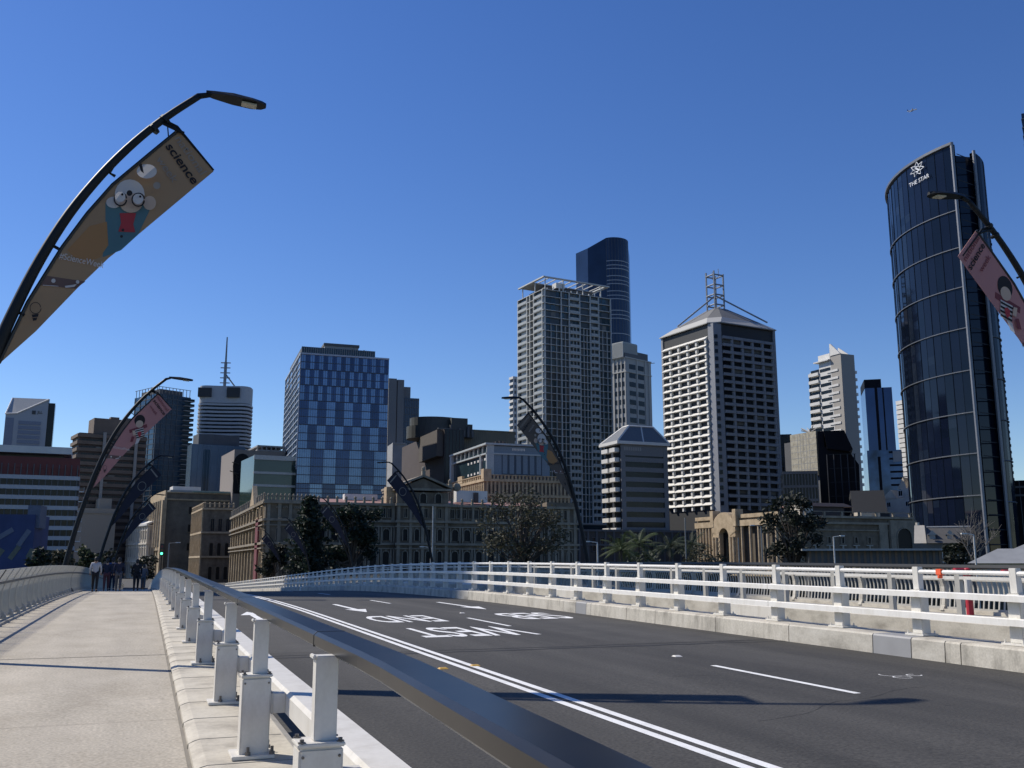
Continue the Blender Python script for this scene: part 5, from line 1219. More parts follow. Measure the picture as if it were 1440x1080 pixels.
# --- stone government building with the sunlit entrance
B = Bld('columned_building', 'stone building with a golden sunlit arched entrance and a long dark flank', 'building', 1102, 724, 228, th=0, xr=(1284,736), xl=(984,745))
w, h, dp = B.w, B.h, B.dep
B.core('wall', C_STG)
b = MB(); B.bands(b,'FL',[h-.5,h-1.9],.5,0,.6); B.bands(b,'F',[h-3.4],.25,0,.35); b.box(-1.2,w+.4,-1.0,dp,2.3,2.9)
aw = B.u(1248,730); b.box(aw,w+.3,-.9,8,0,h-.8); b.box(aw-3,aw-.6,-.5,0,2,h-1.9)
for x in lin(1,w-1,8): b.box(x-.25,x+.25,-.4,0,h,h+.9)
b.box(0,w,-.3,0,h+.9,h+1.05); B.part('cornice', b, C_TRIM)
it = grid_windows(B,'F',2.5,aw-4,4.5,h-3.6,6,2,.28,.42,[G_OLD,C_TRIM],'frame',0); it.append(('F',aw+1.5,3.5,w-aw-3,h-6,'arch',[G_OLD,C_TRIM],.9)); panes(B, it, 'window', .3)
b = MB(); 
for i in range(6):
    x = 2.5+(aw-6.5)*(i+.5)/6
    for zz in (9.2,3.6): b.box(x-.9,x+.9,-.35,0,zz+.0,zz+.25); b.box(x-.2,x+.2,-.3,0,zz-1.1,zz)
B.part('window_pediment', b, mat('stone_pale_trim', (.33,.31,.27), .8))
# sunlit side: portal
Y = lambda px: (lambda r: B.C.x*r[1]/r[0]-B.C.y)(ray(px, 750))
y0, y1 = Y(1044), Y(1012); ym = (y0+y1)/2; ph = h+.5
b = MB(); b.box(-2.0,0,y0,y0+(y1-y0)*.3,2.9,ph-2.5); b.box(-2.0,0,y1-(y1-y0)*.3,y1,2.9,ph-2.5); n = 12; ro = (y1-y0)*.52; ri = (y1-y0)*.22
arc = [(ym+ro*math.cos(a), ph-3.6+ro*.9*math.sin(a)) for a in lin(0,math.pi,n)]; arci = [(ym+ri*math.cos(a), ph-5+ri*math.sin(a)) for a in lin(0,math.pi,n)]
for i in range(n-1): b.yz([arc[i],arc[i+1],arci[i+1],arci[i]], -2.1, 0)
for y in (y0-.6,y1-.6): b.box(-2.2,0,y,y+1.4,ph-2.5,ph+1.6)
for y in (y0+.6,y0+1.8,y1-1.8,y1-.6): b.tube([(-2.2,y,2.9),(-2.2,y,ph-5)], .35, 8)
for z in lin(3.5,ph-4,9): b.box(-2.12,-2.0,y0,y0+(y1-y0)*.28,z,z+.35); b.box(-2.12,-2.0,y1-(y1-y0)*.28,y1,z,z+.35)
B.part('portal', b, C_GLD)
b = MB(); b.box(-.9,-.02,y0+(y1-y0)*.3,y1-(y1-y0)*.3,2.9,ph-4); b.box(-1.0,-.9,ym-.15,ym+.15,2.9,ph-5); b.box(-1.0,-.9,y0+(y1-y0)*.3,y1-(y1-y0)*.3,6.5,6.8); B.part('portal_glazing', b, G_DARK)
b = MB()
for y in lin(1.5,y0-1.5,5)+lin(y1+1.5,dp-.8,6): b.tube([(-1.0,y,2.9),(-1.0,y,h-2)], .4, 9)
b.box(-1.5,0,.3,dp,h-2.0,h-.6); b.box(-1.3,-.8,.3,dp,h-.1,h+.8); b.box(-2.6,0,-.5,dp,2.3,2.85); B.part('column', b, C_GLD)
b = MB(); b.box(-.1,-.02,.5,dp-.5,3,h-2.2); B.part('porch_shade', b, mat('porch_shade_brown', (.10,.085,.065), .8))  # dark sheet stands in for the shade behind the columns
b = MB(); b.box(w*.2,w*.5,2,10,h,h+2.2,0); b.xz([(w*.16,h+2.2),(w*.56,h+2.2),(w*.48,h+3.0),(w*.22,h+3.0)],1,11,1); b.box(w*.14,w*.24,1,5,h,h+3.0,2); b.box(w*.6,w*.75,.5,3,h,h+1.0,2); B.part('roof', b, [C_BRN, C_ROOF, C_PALE])

# --- curved dark glass tower
import_star = None
def polar(px, py, d): p = at(px, py, d); return Vector((p.x, p.y))
S0, S1 = polar(1356, 400, 252), polar(1276, 400, 297)
T = empty('curved_tower', (S0.x, S0.y, ZC)); tag(T, 'huge curved dark glass tower with pale rings and a white star emblem', 'tower')
def arc_pts(A, Bp, sag, n):
    A, Bp = Vector(A), Vector(Bp); ch_ = Bp-A; L = ch_.length; rad = (L*L/4+sag*sag)/(2*sag); mid = (A+Bp)/2; nrm = Vector((ch_.y,-ch_.x)).normalized()
    if nrm.dot(-mid) < 0: nrm = -nrm
    c = mid-nrm*(rad-sag); a0 = math.atan2(*(A-c).yx); a1 = math.atan2(*(Bp-c).yx)
    while a1-a0 > math.pi: a1 -= 2*math.pi
    while a1-a0 < -math.pi: a1 += 2*math.pi
    return [c+Vector((math.cos(a),math.sin(a)))*rad for a in lin(a0,a1,n)], c, rad
PA, cA, rA = arc_pts(S0, S1, 9, 21); Zt = lambda py: at(1356, py, 252).z-ZC
o2 = S0
loc = lambda p, off=0, c=cA: Vector((p.x-o2.x, p.y-o2.y))+(p-c).normalized()*off
topA = lambda i: Zt(199)-(Zt(199)-Zt(206))*i/20
STG = [mat('star_glass_a', (.006,.010,.024), .06, 0, .4, .03, spec=.3), mat('star_glass_b', (.011,.018,.034), .08, 0, .4, .03, spec=.3), mat('star_glass_c', (.005,.009,.020), .05, 0, .4, .03, spec=.3)]
def shell(name, pts, c, tops, thick=1.2):
    b = MB(); n = len(pts); random.seed(9); nf = 52
    for i in range(n-1):
        a, d_ = loc(pts[i],0,c), loc(pts[i+1],0,c); cm_ = random.choice((0,0,1,2))  # one glass tone per column, painted as vertical reflection streaks
        for j in range(nf):
            z0 = tops(i)*j/nf; z1 = tops(i)*(j+1)/nf; z0b = tops(i+1)*j/nf; z1b = tops(i+1)*(j+1)/nf
            jit = random.uniform(-.004,.004)
            nn = ((pts[i]-c).normalized())*jit
            b.add([(a.x+nn.x,a.y+nn.y,z0),(d_.x-nn.x,d_.y-nn.y,z0b),(d_.x-nn.x,d_.y-nn.y,z1b),(a.x+nn.x,a.y+nn.y,z1)],[(0,1,2,3)], cm_ if random.random() < .93 else random.choice((0,1,2)))
        a2, d2 = loc(pts[i],-thick,c), loc(pts[i+1],-thick,c)
        b.quad((a2.x,a2.y,0),(d2.x,d2.y,0),(d2.x,d2.y,tops(i+1)),(a2.x,a2.y,tops(i)),2); b.quad((a.x,a.y,tops(i)),(d_.x,d_.y,tops(i+1)),(d2.x,d2.y,tops(i+1)),(a2.x,a2.y,tops(i)),2)
    me = b.mesh(name, STG); o = bpy.data.objects.new(name, me); COL.objects.link(o); o.parent = T; return o
shell('glass_shell', PA, cA, topA)
RW = mat('star_ring', (.13,.14,.155), .4, .2, .1)
ringpy = [294,347,403,461,521,580,638,697]
def ring_at(pts, c, zf, off=.2, r_=.17, name='ring'):
    b = MB(); b.tube([(*loc(p,off,c), zf(i)) for i, p in enumerate(pts)], r_, 5); o = b.build(name, RW, T); return o
for py in ringpy: ring_at(PA, cA, lambda i, z=Zt(py), s_=(Zt(199)-Zt(206)): z)
ring_at(PA, cA, topA, .1, .55, 'top_rim')
b = MB()
for i in range(0,20,2): p = loc(PA[i],.04,cA); b.tube([(p.x,p.y,0),(p.x,p.y,topA(i))], .10, 4)
for i in range(1,20,2): p = loc(PA[i],.02,cA); b.tube([(p.x,p.y,0),(p.x,p.y,topA(i))], .05, 4)
b.build('mullion', mat('star_mullion', (.008,.010,.014), .7), T)
D0, D1 = polar(1386, 400, 258), polar(1395, 400, 268); PD, cD, rD = arc_pts(D0, D1, 1.4, 9); topD = lambda i: Zt(203)-.35*i
SD = [mat('star_side_'+k, (.008,.013,.024), .16, 0, .4, .03, spec=.14) for k in 'abc']
sh = shell('side_shell', PD, cD, topD)
for i, m in enumerate(SD): sh.data.materials[i] = m
for py in [292]+ringpy[1:]: ring_at(PD, cD, lambda i, z=Zt(py+8): z, .15, .15)
b = MB()
for P0, c_, zt_ in ((PA[0],cA,topA(0)),(PD[0],cD,topD(0))): p = loc(P0,.1,c_); b.tube([(p.x,p.y,0),(p.x,p.y,zt_+.3)], .42, 6)
b.build('edge_fin', mat('fin_pale', (.20,.21,.23), .4, .2), T)
body = [loc(PA[i],-1.1,cA) for i in (1,5,10,15,20)]; bk_ = [loc(p,-.9,cD) for p in (PD[8],PD[4],PD[1])]; rear = [Vector((body[-1].x+16, body[-1].y+22)), Vector((bk_[0].x+4, bk_[0].y+14))]
b = MB(); b.prism([(p.x,p.y) for p in body]+[(p.x,p.y) for p in rear]+[(p.x,p.y) for p in bk_], 0, Zt(208)); b.build('core', STG[2], T)
b = MB()
g0, g1 = loc(PA[0],-1.0,cA), loc(PD[0],-1.0,cD)
for z in lin(6,Zt(214),30): b.add([(g0.x,g0.y-.5,z),(g1.x,g1.y-.5,z),(g1.x,g1.y-.5,z+.25),(g0.x,g0.y-.5,z+.25)],[(0,1,2,3)])
b.build('recess_spandrel', mat('recess_grey', (.012,.014,.018), .8), T)
b = MB(); random.seed(8)
for z in lin(20,Zt(330),40): p = loc(PD[5],.12,cD); q_ = loc(PD[8],.12,cD); b.add([(p.x,p.y,z),(q_.x,q_.y,z),(q_.x,q_.y,z+.7),(p.x,p.y,z+.7)],[(0,1,2,3)])
b.build('side_balcony', MATS['recess_grey'], T)
# emblem and lettering, laid on the glass
def on_shell(px, py):
    r = ray(px, py); best = None
    for i in range(20):
        for t in lin(0,1,9):
            p = PA[i]*(1-t)+PA[i+1]*t; e = abs(p.x*r[1]-p.y*r[0])
            if best is None or e < best[0]: best = (e, p)
    p = best[1]; k = p.length/math.hypot(r[0],r[1]); return p, EYE+r[2]*k-ZC
p, zz = on_shell(1292, 238); nrm = (p-cA).normalized(); tg = Vector((-nrm.y,nrm.x)); tg = tg if tg.x*p.y-tg.y*p.x > 0 else -tg
pl_ = loc(p,.45,cA); U = Vector((tg.x,tg.y,0)); WM = mat('sign_white', (.72,.74,.76), .5)
b = MB(); Rr = 1.95
def P3(a, r_): v = Vector((pl_.x,pl_.y,zz))+U*(math.cos(a)*r_*1.35)+Vector((0,0,math.sin(a)*r_)); return tuple(v)
for i in range(7):
    a = math.pi/2+2*math.pi*i/7; da = math.pi/7
    for s_ in (-1,1): b.tube([P3(a,Rr), P3(a+s_*da*.9,Rr*.58), P3(a+s_*da*.35,Rr*.34)], .11, 5)
b.build('emblem', WM, T)
lettering('S', 'emblem_letter', WM, T, (pl_.x,pl_.y,zz), U, (0,0,1), 1.3, 1.6, .02)
p, zz = on_shell(1294, 254); pl_ = loc(p,.45,cA); nrm = (p-cA).normalized(); tg = Vector((-nrm.y,nrm.x)); tg = tg if tg.x*p.y-tg.y*p.x > 0 else -tg
lettering('THE STAR', 'lettering', WM, T, (pl_.x,pl_.y,zz), (tg.x,tg.y,0), (0,0,1), 7.4, 1.1, .0)
# --- right edge
B = Bld('dark_tower', 'dark blue tower cut off by the right edge of the picture', 'tower', 1436, 160, 330, th=-52, w=30, dep=26)
B.core('curtain_wall', G_NAVY); b = MB(); B.bands(b,'FL',lin(3,B.h-2,50),.3,0,.15); B.part('spandrel', b, C_DGR)
B = Bld('dark_podium', 'dark low block at the right edge beside the foot of the curved tower', 'building', 1421, 676, 290, th=-48, w=40, dep=20)
B.core('wall', BK); b = MB(); B.bands(b,'F',[B.h-2,B.h-4.2],.5,0,.3); B.piers(b,'F',lin(.5,20,14),.2,0,B.h,0,.2); B.part('rail', b, C_DGR)
# --- dark podium between the stone palace and the columned building
B = Bld('shaded_terrace_building', 'dark low terrace block behind the palm trees', 'building', 812, 744, 262, th=0, xr=(992,748), dep=18)
B.core('wall', mat('terrace_wall', (.075,.068,.06), .85, 0, .15)); b = MB(); B.bands(b,'F',[B.h-.6,B.h-4.4],.5,0,.4); B.piers(b,'F',lin(.5,B.w-.5,16),.5,0,B.h,0,.25); B.part('cornice', b, C_DGR)
panes(B, grid_windows(B,'F',1,B.w-1,.5,B.h-.8,15,2,.5,.6,[G_DARK,C_DGR],'frame',0), 'window', .2)
# --- shed, houses and pavilion at the water's edge on the right
B = Bld('flat_roofed_shed', 'long low flat-roofed shed in front of the columned building', 'building', 1136, 771, 160, th=-33, xr=(1325,780), dep=8)
B.core('wall', C_DGR, B.h-.4); b = MB(); b.box(-1,B.w+.5,-1.6,10.5,B.h-.4,B.h-.1); B.part('roof', b, C_ZINC); b = MB(); B.piers(b,'F',lin(.3,B.w-.3,22),.35,0,B.h-.4,0,.15); B.part('panel_post', b, C_BRU)
B = Bld('gabled_house', 'small old house with a white gable and dark slate roof right of the arched bay', 'house', 1284, 764, 195, th=-44, xr=1366, dep=9)
w, h = B.w, B.h; b = MB(); b.box(0,w,0,9,0,h); B.part('wall', b, mat('house_wall',(.12,.115,.105),.85))
b = MB(); zr = B.z(741); x2 = B.u(1303,750); b.yz([(-.5,h),(9.5,h),(4.5,zr)], x2, w+.3); B.part('roof', b, C_SLATE)
b = MB(); b.tube([(x2,4.5,zr+.05),(w+.3,4.5,zr+.05)], .22, 6); B.part('ridge', b, C_ZINC)
b = MB(); b.hexa([(0,-.4,h-2.2),(x2-.02,-.4,h-2.2),(x2-.02,8,h-2.2),(0,8,h-2.2)], [(.4,3.2,B.z(738)),(x2-.3,3.2,B.z(738)),(x2-.3,4.6,B.z(738)),(.4,4.6,B.z(738))]); b.box(-.2,x2+.2,-.5,0,h-2.4,h-2.2); b.tube([(x2*.4,0,B.z(739)),(x2*.4,0,B.z(735))],.4,6); B.part('gable', b, C_PALE)
b = MB()
for px in (1311,1336): x = B.u(px,752); b.box(x-.5,x+.5,.8,2.2,h+.2,h+1.5); b.xz([(x-.8,h+1.5),(x+.8,h+1.5),(x,h+2.4)], .6, 2.4)
B.part('dormer', b, C_ZINC); panes(B, [('F',x,h-3.6,1.3,2.2,'frame',[G_DARK,C_PALE],0) for x in lin(x2+1,w-2.4,4)], 'window', .15)
B = Bld('pavilion', 'low pavilion with a pale hipped tin roof near the right edge', 'pavilion', 1364, 792, 130, th=-46, w=11, dep=8, base=-3)
w, h = B.w, B.h; b = MB(); b.box(.6,w-.6,.6,7.4,0,h); B.part('wall', b, C_PALE)
b = MB(); b.hexa([(-.3,-.3,h),(w+.3,-.3,h),(w+.3,8.3,h),(-.3,8.3,h)], [(3.2,3.6,h+1.75),(w-3.2,3.6,h+1.75),(w-3.2,4.4,h+1.75),(3.2,4.4,h+1.75)]); B.part('roof', b, C_ZINC)
B = Bld('cottage', 'pale roofed cottage with a small finial behind the pavilion', 'house', 1404, 782, 165, th=-46, w=16, dep=8)
w, h = B.w, B.h; b = MB(); b.box(.5,w-.5,.5,7.5,0,h); B.part('wall', b, C_PALE); b = MB(); b.hexa([(-.3,-.3,h),(w,-.3,h),(w,8.3,h),(-.3,8.3,h)], [(4,3.6,h+1.9),(w-3,3.6,h+1.9),(w-3,4.4,h+1.9),(4,4.4,h+1.9)]); b.tube([(5,4,h+1.8),(5,4,h+3.0)],.25,6); b.tube([(9,4,h+1.8),(9,4,h+3.4)],.3,8); B.part('roof', b, C_ZINC)

# --- tall slab on the left bank, outside the picture, whose shadow falls over the bridge
c0 = 59.8*.7071; D = 178
B_ = empty('bank_tower', (c0-D*.7071, c0+D*.7071, -14), R(45)); tag(B_, 'tall slab tower left of the picture that shades the middle of the bridge', 'tower')
b = MB(); b.box(-21.6,21.6,0,26,0,178); b.build('wall', C_GRY, B_)
for z in lin(6,174,40): pass
b = MB()
for z in lin(6,174,40): b.box(-21.4,21.4,-.2,0,z,z+2.2)
b.build('window_band', G_DARK, B_)
SKY_STRENGTH = .122; EXPOSURE = 0.0
# ------------------------------------------------------------------ trees
LEAF = {}
def leafmat(n, c): return mat('foliage_'+n, c, .7, 0, .45, .9, trans=.25)
M_BARK = mat('bark', (.07,.055,.045), .9, 0, .3, 4)
def leafquad(b, p, s, up=.3):
    a = Vector((random.gauss(0,1),random.gauss(0,1),random.gauss(0,.6))).normalized(); c = a.cross(Vector((random.gauss(0,1),random.gauss(0,1),random.gauss(0,1)))).normalized()
    a *= s; c *= s*.55
    b.add([p-a, p-c*.9, p+a, p+c], [(0,1,2,3)])
def tree(name, label, px, py_top, d, width_px, kind, col, seed, base=None, n=2600, leaf=.42, py_base=792, group=None, dens=1.0):
    random.seed(seed); base = ZC if base is None else base
    top = at(px, py_top, d); r = empty(name, (top.x, top.y, base)); tag(r, label, name.replace('_',' ') if name != 'tree' else 'tree', group)
    h = top.z-base; rad = width_px/2*d/F*1.03
    tk = MB(); lf = MB()
    if kind == 'broad':
        tk.tube([(0,0,0),(random.uniform(-.2,.2),0,h*.25),(random.uniform(-.4,.4),0,h*.5),(0,0,h*.8)], [h*.028,h*.022,h*.014,h*.004], 7)
        cl = []
        nb = 30 if n > 2500 else 17
        for i in range(nb):
            a = i*2.4+random.uniform(-.4,.4); rr = rad*math.sqrt(random.uniform(.05,.75)); zz = h*random.uniform(.38,.88); e = math.sqrt(max(.1,1-((zz-h*.58)/(h*.48))**2)); p = Vector((math.cos(a)*rr*e, math.sin(a)*rr*e*.8, zz))
            tk.tube([(0,0,h*random.uniform(.18,.4)),(p.x*.45,p.y*.45,p.z*.72),tuple(p)], [h*.012,h*.008,h*.002], 5)
            for q_ in range(3): e2 = p+Vector((random.gauss(0,1),random.gauss(0,1),random.uniform(0,1)))*rad*.16; tk.tube([(p.x*.8,p.y*.8,p.z*.9),tuple(e2)], [h*.004,h*.001], 4); cl.append((p, rad*random.uniform(.13,.29) if n > 2500 else rad*random.uniform(.22,.40)))
        cl.append((Vector((0,0,h*.86)), rad*.34))
        for k_ in range(n):
            c_, q = random.choice(cl); v = Vector((random.gauss(0,1),random.gauss(0,1),random.gauss(0,.8))).normalized()*q*random.uniform(.35,1.08)**.6
            leafquad(lf, c_+v, leaf*random.uniform(.6,1.25))
    elif kind == 'conifer':
        tk.tube([(0,0,0),(0,0,h*.97)], [h*.022,h*.004], 7); lv = int(h*1.1)
        for i in range(lv):
            t = i/lv; zz = h*(.06+.93*t); L = rad*(1-t)**.62*random.uniform(.72,1.1)*(1 if t > .08 else .8); nb = 7
            for j in range(nb):
                a = 2*math.pi*j/nb+i*.7+random.uniform(-.25,.25); ln = L*random.uniform(.45,1.2); e = Vector((math.cos(a)*ln, math.sin(a)*ln, zz-ln*.10+random.uniform(-.2,.3)))
                tk.tube([(0,0,zz),tuple(e)], [.07,.02], 4)
                m = max(4,int(n/(lv*nb)))
                for q in range(m):
                    t2 = random.uniform(.2,1.05); p = Vector((e.x*t2,e.y*t2,zz+(e.z-zz)*t2)); leafquad(lf, p+Vector((random.gauss(0,.3),random.gauss(0,.3),random.gauss(0,.22))), leaf*random.uniform(.6,1.2))
    elif kind == 'palm':
        tk.tube([(0,0,0),(.2,0,h*.4),(.1,0,h*.72)], [.28,.22,.18], 8)
        for i in range(26):
            a = i*2.4; el = random.uniform(.0,1.25); L = rad*random.uniform(.85,1.15); prev = Vector((.1,0,h*.72)); d0 = Vector((math.cos(a)*math.cos(el),math.sin(a)*math.cos(el),math.sin(el)))
            for s_ in range(9):
                d0 = (d0+Vector((0,0,-.13))).normalized(); nx = prev+d0*L/8; sd = d0.cross(Vector((0,0,1))).normalized(); w = .75*math.sin(math.pi*(s_+.8)/10)
                for sg in (-1,1):
                    for q in (0,.5):
                        p0 = prev+(nx-prev)*q; p1 = prev+(nx-prev)*(q+.35); tip = p0+sd*sg*w+d0*.35+Vector((0,0,-w*.55)); lf.add([p0,p1,tip],[(0,1,2)])
                prev = nx
    elif kind == 'bare':
        def br_(p, d_, L, rr, lev):
            e = p+d_*L; tk.tube([tuple(p),tuple(e)], [rr,rr*.6], 5)
            if lev: 
                for q in range(3 if lev > 1 else 4): br_(p+d_*L*random.uniform(.55,1), (d_+Vector((random.gauss(0,.55),random.gauss(0,.5),random.uniform(-.05,.5)))).normalized(), L*random.uniform(.5,.75), rr*.55, lev-1)
        tk.tube([(0,0,0),(0,0,h*.3)], [.3,.22], 7)
        for q in range(6): br_(Vector((0,0,h*(.2+.03*q))), Vector((random.uniform(-.55,.55),random.uniform(-.4,.4),1)).normalized(), h*.30, .15, 3)
    elif kind == 'shrub':
        tk.tube([(0,0,0),(0,0,h*.6)], [.15,.05], 5)
        for k_ in range(n):
            a = random.uniform(0,6.28); q = rad*math.sqrt(random.random()); zz = h*random.uniform(.1,1)*math.sqrt(max(.05,1-(q/rad)**2*.8)); leafquad(lf, Vector((math.cos(a)*q,math.sin(a)*q*.7,zz)), leaf*random.uniform(.6,1.2))
    tk.build('trunk', M_BARK if kind != 'bare' else mat('bare_branch', (.16,.145,.13), .9), r)
    if lf.f: lf.build('crown', leafmat(*col), r)
    return r
DK = ('conifer', (.016,.028,.018)); EU = ('gum', (.06,.06,.036)); FG = ('fig', (.016,.022,.014)); PM = ('palm', (.05,.075,.025)); PM2 = ('palm_dark', (.028,.042,.02)); GR_ = ('bush', (.032,.045,.022))
tree('conifer', 'dark spreading conifer in front of the left end of the long stone building', 437, 693, 172, 86, 'conifer', DK, 1, n=4400, leaf=.48)
tree('dark_tree', 'broad dark open-crowned tree right of the conifer, before the stone arcades', 497, 703, 176, 92, 'broad', DK, 2, n=4200, leaf=.42)
tree('gum_tree', 'large open-crowned gum tree before the right half of the long stone building', 733, 676, 158, 132, 'broad', EU, 3, n=3500, leaf=.29)
tree('fig_tree', 'dark dense tree with small gaps in front of the golden columned building', 1112, 684, 165, 90, 'broad', FG, 41, n=2700, leaf=.40)
tree('palm_tree', 'leftmost bright green palm behind the white rails', 872, 748, 150, 52, 'palm', PM, 5, group='palms behind the bridge rail')
tree('palm_tree', 'taller palm just right of the bright green one', 897, 738, 160, 56, 'palm', PM, 6, group='palms behind the bridge rail')
tree('palm_tree', 'darker palm left of the thin white pole', 940, 743, 162, 56, 'palm', PM2, 7, group='palms behind the bridge rail')
tree('palm_tree', 'dark palm right of the thin white pole', 972, 740, 170, 50, 'palm', PM2, 8, group='palms behind the bridge rail')
tree('shrub', 'low olive shrub below the golden entrance', 985, 762, 140, 62, 'shrub', EU, 9, n=1500, leaf=.3)
tree('shrub', 'dark round shrub right of the olive one', 1012, 778, 138, 32, 'shrub', FG, 10, n=900, leaf=.3)
tree('shrub', 'low green shrub under the palms', 906, 772, 140, 70, 'shrub', GR_, 12, n=1500, leaf=.35)
tree('bare_tree', 'leafless pale tree in front of the foot of the curved tower', 1362, 712, 150, 50, 'bare', DK, 11)
tree('tree', 'small dark tree right of the gabled house', 1348, 752, 150, 40, 'broad', FG, 13, n=1300, leaf=.35)
tree('tree', 'dark tree at the right edge of the blue hoarding', 62, 764, 130, 36, 'broad', DK, 14, n=1500, leaf=.3)
tree('tree', 'grey-green tree in front of the white banded block', 88, 768, 140, 34, 'broad', EU, 15, n=1400, leaf=.3)
tree('tree', 'olive sunlit tree behind the second left lamp pole', 118, 764, 150, 44, 'broad', GR_, 16, n=1700, leaf=.33)
tree('tree', 'dark green tree behind the heads of the walkers', 146, 772, 160, 44, 'broad', FG, 17, n=1500, leaf=.33)
tree('tree', 'small tree behind the walker in black', 205, 778, 190, 34, 'broad', FG, 18, n=900, leaf=.33)
tree('tree', 'dark tree over the left arcade of the long stone building', 385, 762, 178, 40, 'broad', FG, 19, n=1100, leaf=.4)

# ------------------------------------------------------------------ small street things
def pole(px, py_top, d, arm, label, col, r_=.09):
    t = at(px, py_top, d); r = empty('light_pole', (t.x,t.y,ZC), -AZ); tag(r, label, 'light pole', 'thin light poles along the quay'); h = t.z-ZC
    b = MB(); b.tube([(0,0,0),(0,0,h-.5),(0,0,h)], [r_*1.3,r_,r_*.8], 8); b.build('pole', col, r)
    if arm:
        b = MB(); b.tube([(0,0,h),(arm*.85,0,h+.12)], .06, 6); b.build('arm', col, r)
        b = MB(); b.box(min(arm*.8,arm*1.35),max(arm*.8,arm*1.35),-.14,.14,h+.06,h+.2); b.build('lamp_head', C_WHT, r)
    return r
WP = mat('pole_white', (.50,.50,.48), .5); GP = mat('pole_grey', (.22,.22,.21), .5)
pole(840, 763, 120, -1.1, 'white light pole between the apartment tower and the palms', WP)
pole(1172, 755, 125, 1.0, 'white light pole in front of the flat-roofed shed', WP)
pole(1369, 752, 118, -1.0, 'white light pole beside the pavilion near the right edge', WP)
pole(1070, 740, 150, -1.2, 'grey light pole left of the dark dense tree', GP)
pole(606, 770, 140, -1.2, 'short light pole under the pediment', WP)
pole(963, 728, 150, 0, 'thin bare pole rising between the palms', GP)
pole(609, 712, 160, 0, 'thin flagpole in front of the stone pediment', WP)
pole(1038, 756, 145, 0, 'thin grey pole below the golden entrance', GP)
pole(238, 764, 190, 1.5, 'grey light pole in front of the stone bank flank', GP, .12)
t = at(228, 770, 185); r = empty('traffic_light', (t.x,t.y,ZC), -.1); tag(r, 'traffic light showing green by the stone bank', 'traffic light'); h = t.z-ZC
b = MB(); b.tube([(0,0,0),(0,0,h+.6)], .09, 8); b.build('pole', M_POLE, r)
b = MB(); b.box(-.32,.32,-.35,-.1,h-1.4,h+.7); b.build('housing', M_BLACK, r, bevel=.05)
for i, (nm, m) in enumerate((('green_lens', mat('signal_green', (.02,.4,.2), .4, emit=((.1,1,.5),3.0))), ('amber_lens', mat('signal_amber', (.12,.06,.01), .4)), ('red_lens', mat('signal_red', (.12,.01,.01), .4)))):
    b = MB(); b.tube([(0,-.36,h-1.05+.62*i),(0,-.37,h-1.05+.62*i)], .22, 12); b.build(nm, m, r)
# plane
p = at(1283, 155, 1.0); dirv = Vector(ray(1283,155)).normalized(); pos = Vector((0,0,EYE))+dirv*3600
r = empty('aeroplane', pos, R(-10)); r.rotation_euler = (0,R(-14),R(-22)); tag(r, 'tiny airliner high in the sky above the curved tower', 'aeroplane')
PW = mat('plane_white', (.7,.7,.72), .4)
b = MB(); b.tube([(-17,0,0),(-14,0,-.1),(-8,0,0),(12,0,0),(16,0,-.4),(17.5,0,-.7)], [.3,1.3,1.9,1.9,1.2,.2], 10); b.build('fuselage', PW, r, smooth=True)
for sg in (-1,1):
    b = MB(); b.hexa([(2,sg*1.5,-.8),(-3,sg*1.5,-.8),(-7,sg*16,.5),(-5,sg*16,.5)], [(2,sg*1.5,-.3),(-3,sg*1.5,-.3),(-7,sg*16,.7),(-5,sg*16,.7)]); b.build('wing', PW, r)
    b = MB(); b.tube([(2,sg*5.5,-1.9),(-2,sg*5.5,-1.9)], [.95,.7], 10); b.build('engine', mat('engine_dark', (.05,.05,.08), .4), r)
    b = MB(); b.hexa([(-13,sg*.8,.6),(-16,sg*.8,.6),(-17,sg*6,1),(-16,sg*6,1)], [(-13,sg*.8,.9),(-16,sg*.8,.9),(-17,sg*6,1.2),(-16,sg*6,1.2)]); b.build('tailplane', PW, r)
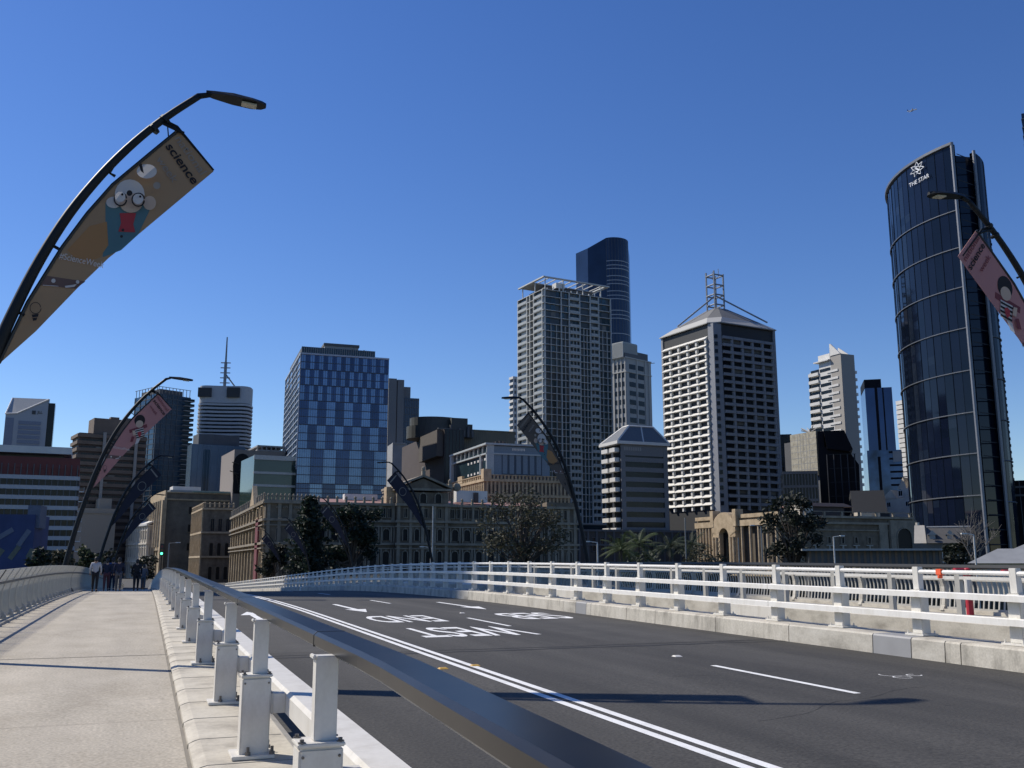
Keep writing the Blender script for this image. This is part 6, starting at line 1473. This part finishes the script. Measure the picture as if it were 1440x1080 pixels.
b = MB(); b.hexa([(-12,-.2,1),(-16,-.2,1),(-17.5,-.1,6.5),(-15.5,-.1,6.5)], [(-12,.2,1),(-16,.2,1),(-17.5,.1,6.5),(-15.5,.1,6.5)]); b.build('tail_fin', mat('tail_blue', (.03,.05,.2), .4), r)

# ------------------------------------------------------------------ light, sky, camera
SUN_EL = 43.5; SUN_AZ = -45.0          # azimuth from the bridge axis, positive to the right
w = bpy.data.worlds.new('World'); scene.world = w; w.use_nodes = True
nt = w.node_tree; bg = nt.nodes['Background']; sky = nt.nodes.new('ShaderNodeTexSky'); sky.sky_type = 'NISHITA'; sky.sun_disc = False
sky.sun_elevation = R(SUN_EL); sky.sun_rotation = R(SUN_AZ); sky.altitude = 0; sky.air_density = 1.0; sky.dust_density = .08; sky.ozone_density = 4.0
hs = nt.nodes.new('ShaderNodeHueSaturation'); hs.inputs['Saturation'].default_value = 1.22; hs.inputs['Hue'].default_value = .514; nt.links.new(sky.outputs[0], hs.inputs['Color']); nt.links.new(hs.outputs[0], bg.inputs['Color']); bg.inputs['Strength'].default_value = SKY_STRENGTH
sd = Vector((math.sin(R(SUN_AZ))*math.cos(R(SUN_EL)), math.cos(R(SUN_AZ))*math.cos(R(SUN_EL)), math.sin(R(SUN_EL))))
l = bpy.data.lights.new('sun', 'SUN'); l.energy = 4.9; l.angle = R(.5); l.color = (1,.93,.82)
lo = bpy.data.objects.new('sun', l); COL.objects.link(lo); lo.rotation_euler = (-sd).to_track_quat('-Z','Y').to_euler(); lo.location = (-60,60,120)
cam = bpy.data.cameras.new('camera'); cam.sensor_width = 36; cam.lens = 36*F/1440; cam.clip_start = .1; cam.clip_end = 20000
co = bpy.data.objects.new('camera', cam); COL.objects.link(co); co.location = (0,0,EYE); co.rotation_euler = (R(90)+PT, 0, -AZ); scene.camera = co
scene.view_settings.view_transform = 'Standard'; scene.view_settings.look = 'None'; scene.view_settings.gamma = 1; scene.view_settings.exposure = EXPOSURE
scene.view_settings.use_curve_mapping = False
scene.cycles.max_bounces = 6; scene.cycles.diffuse_bounces = 3; scene.cycles.glossy_bounces = 3; scene.cycles.transmission_bounces = 2
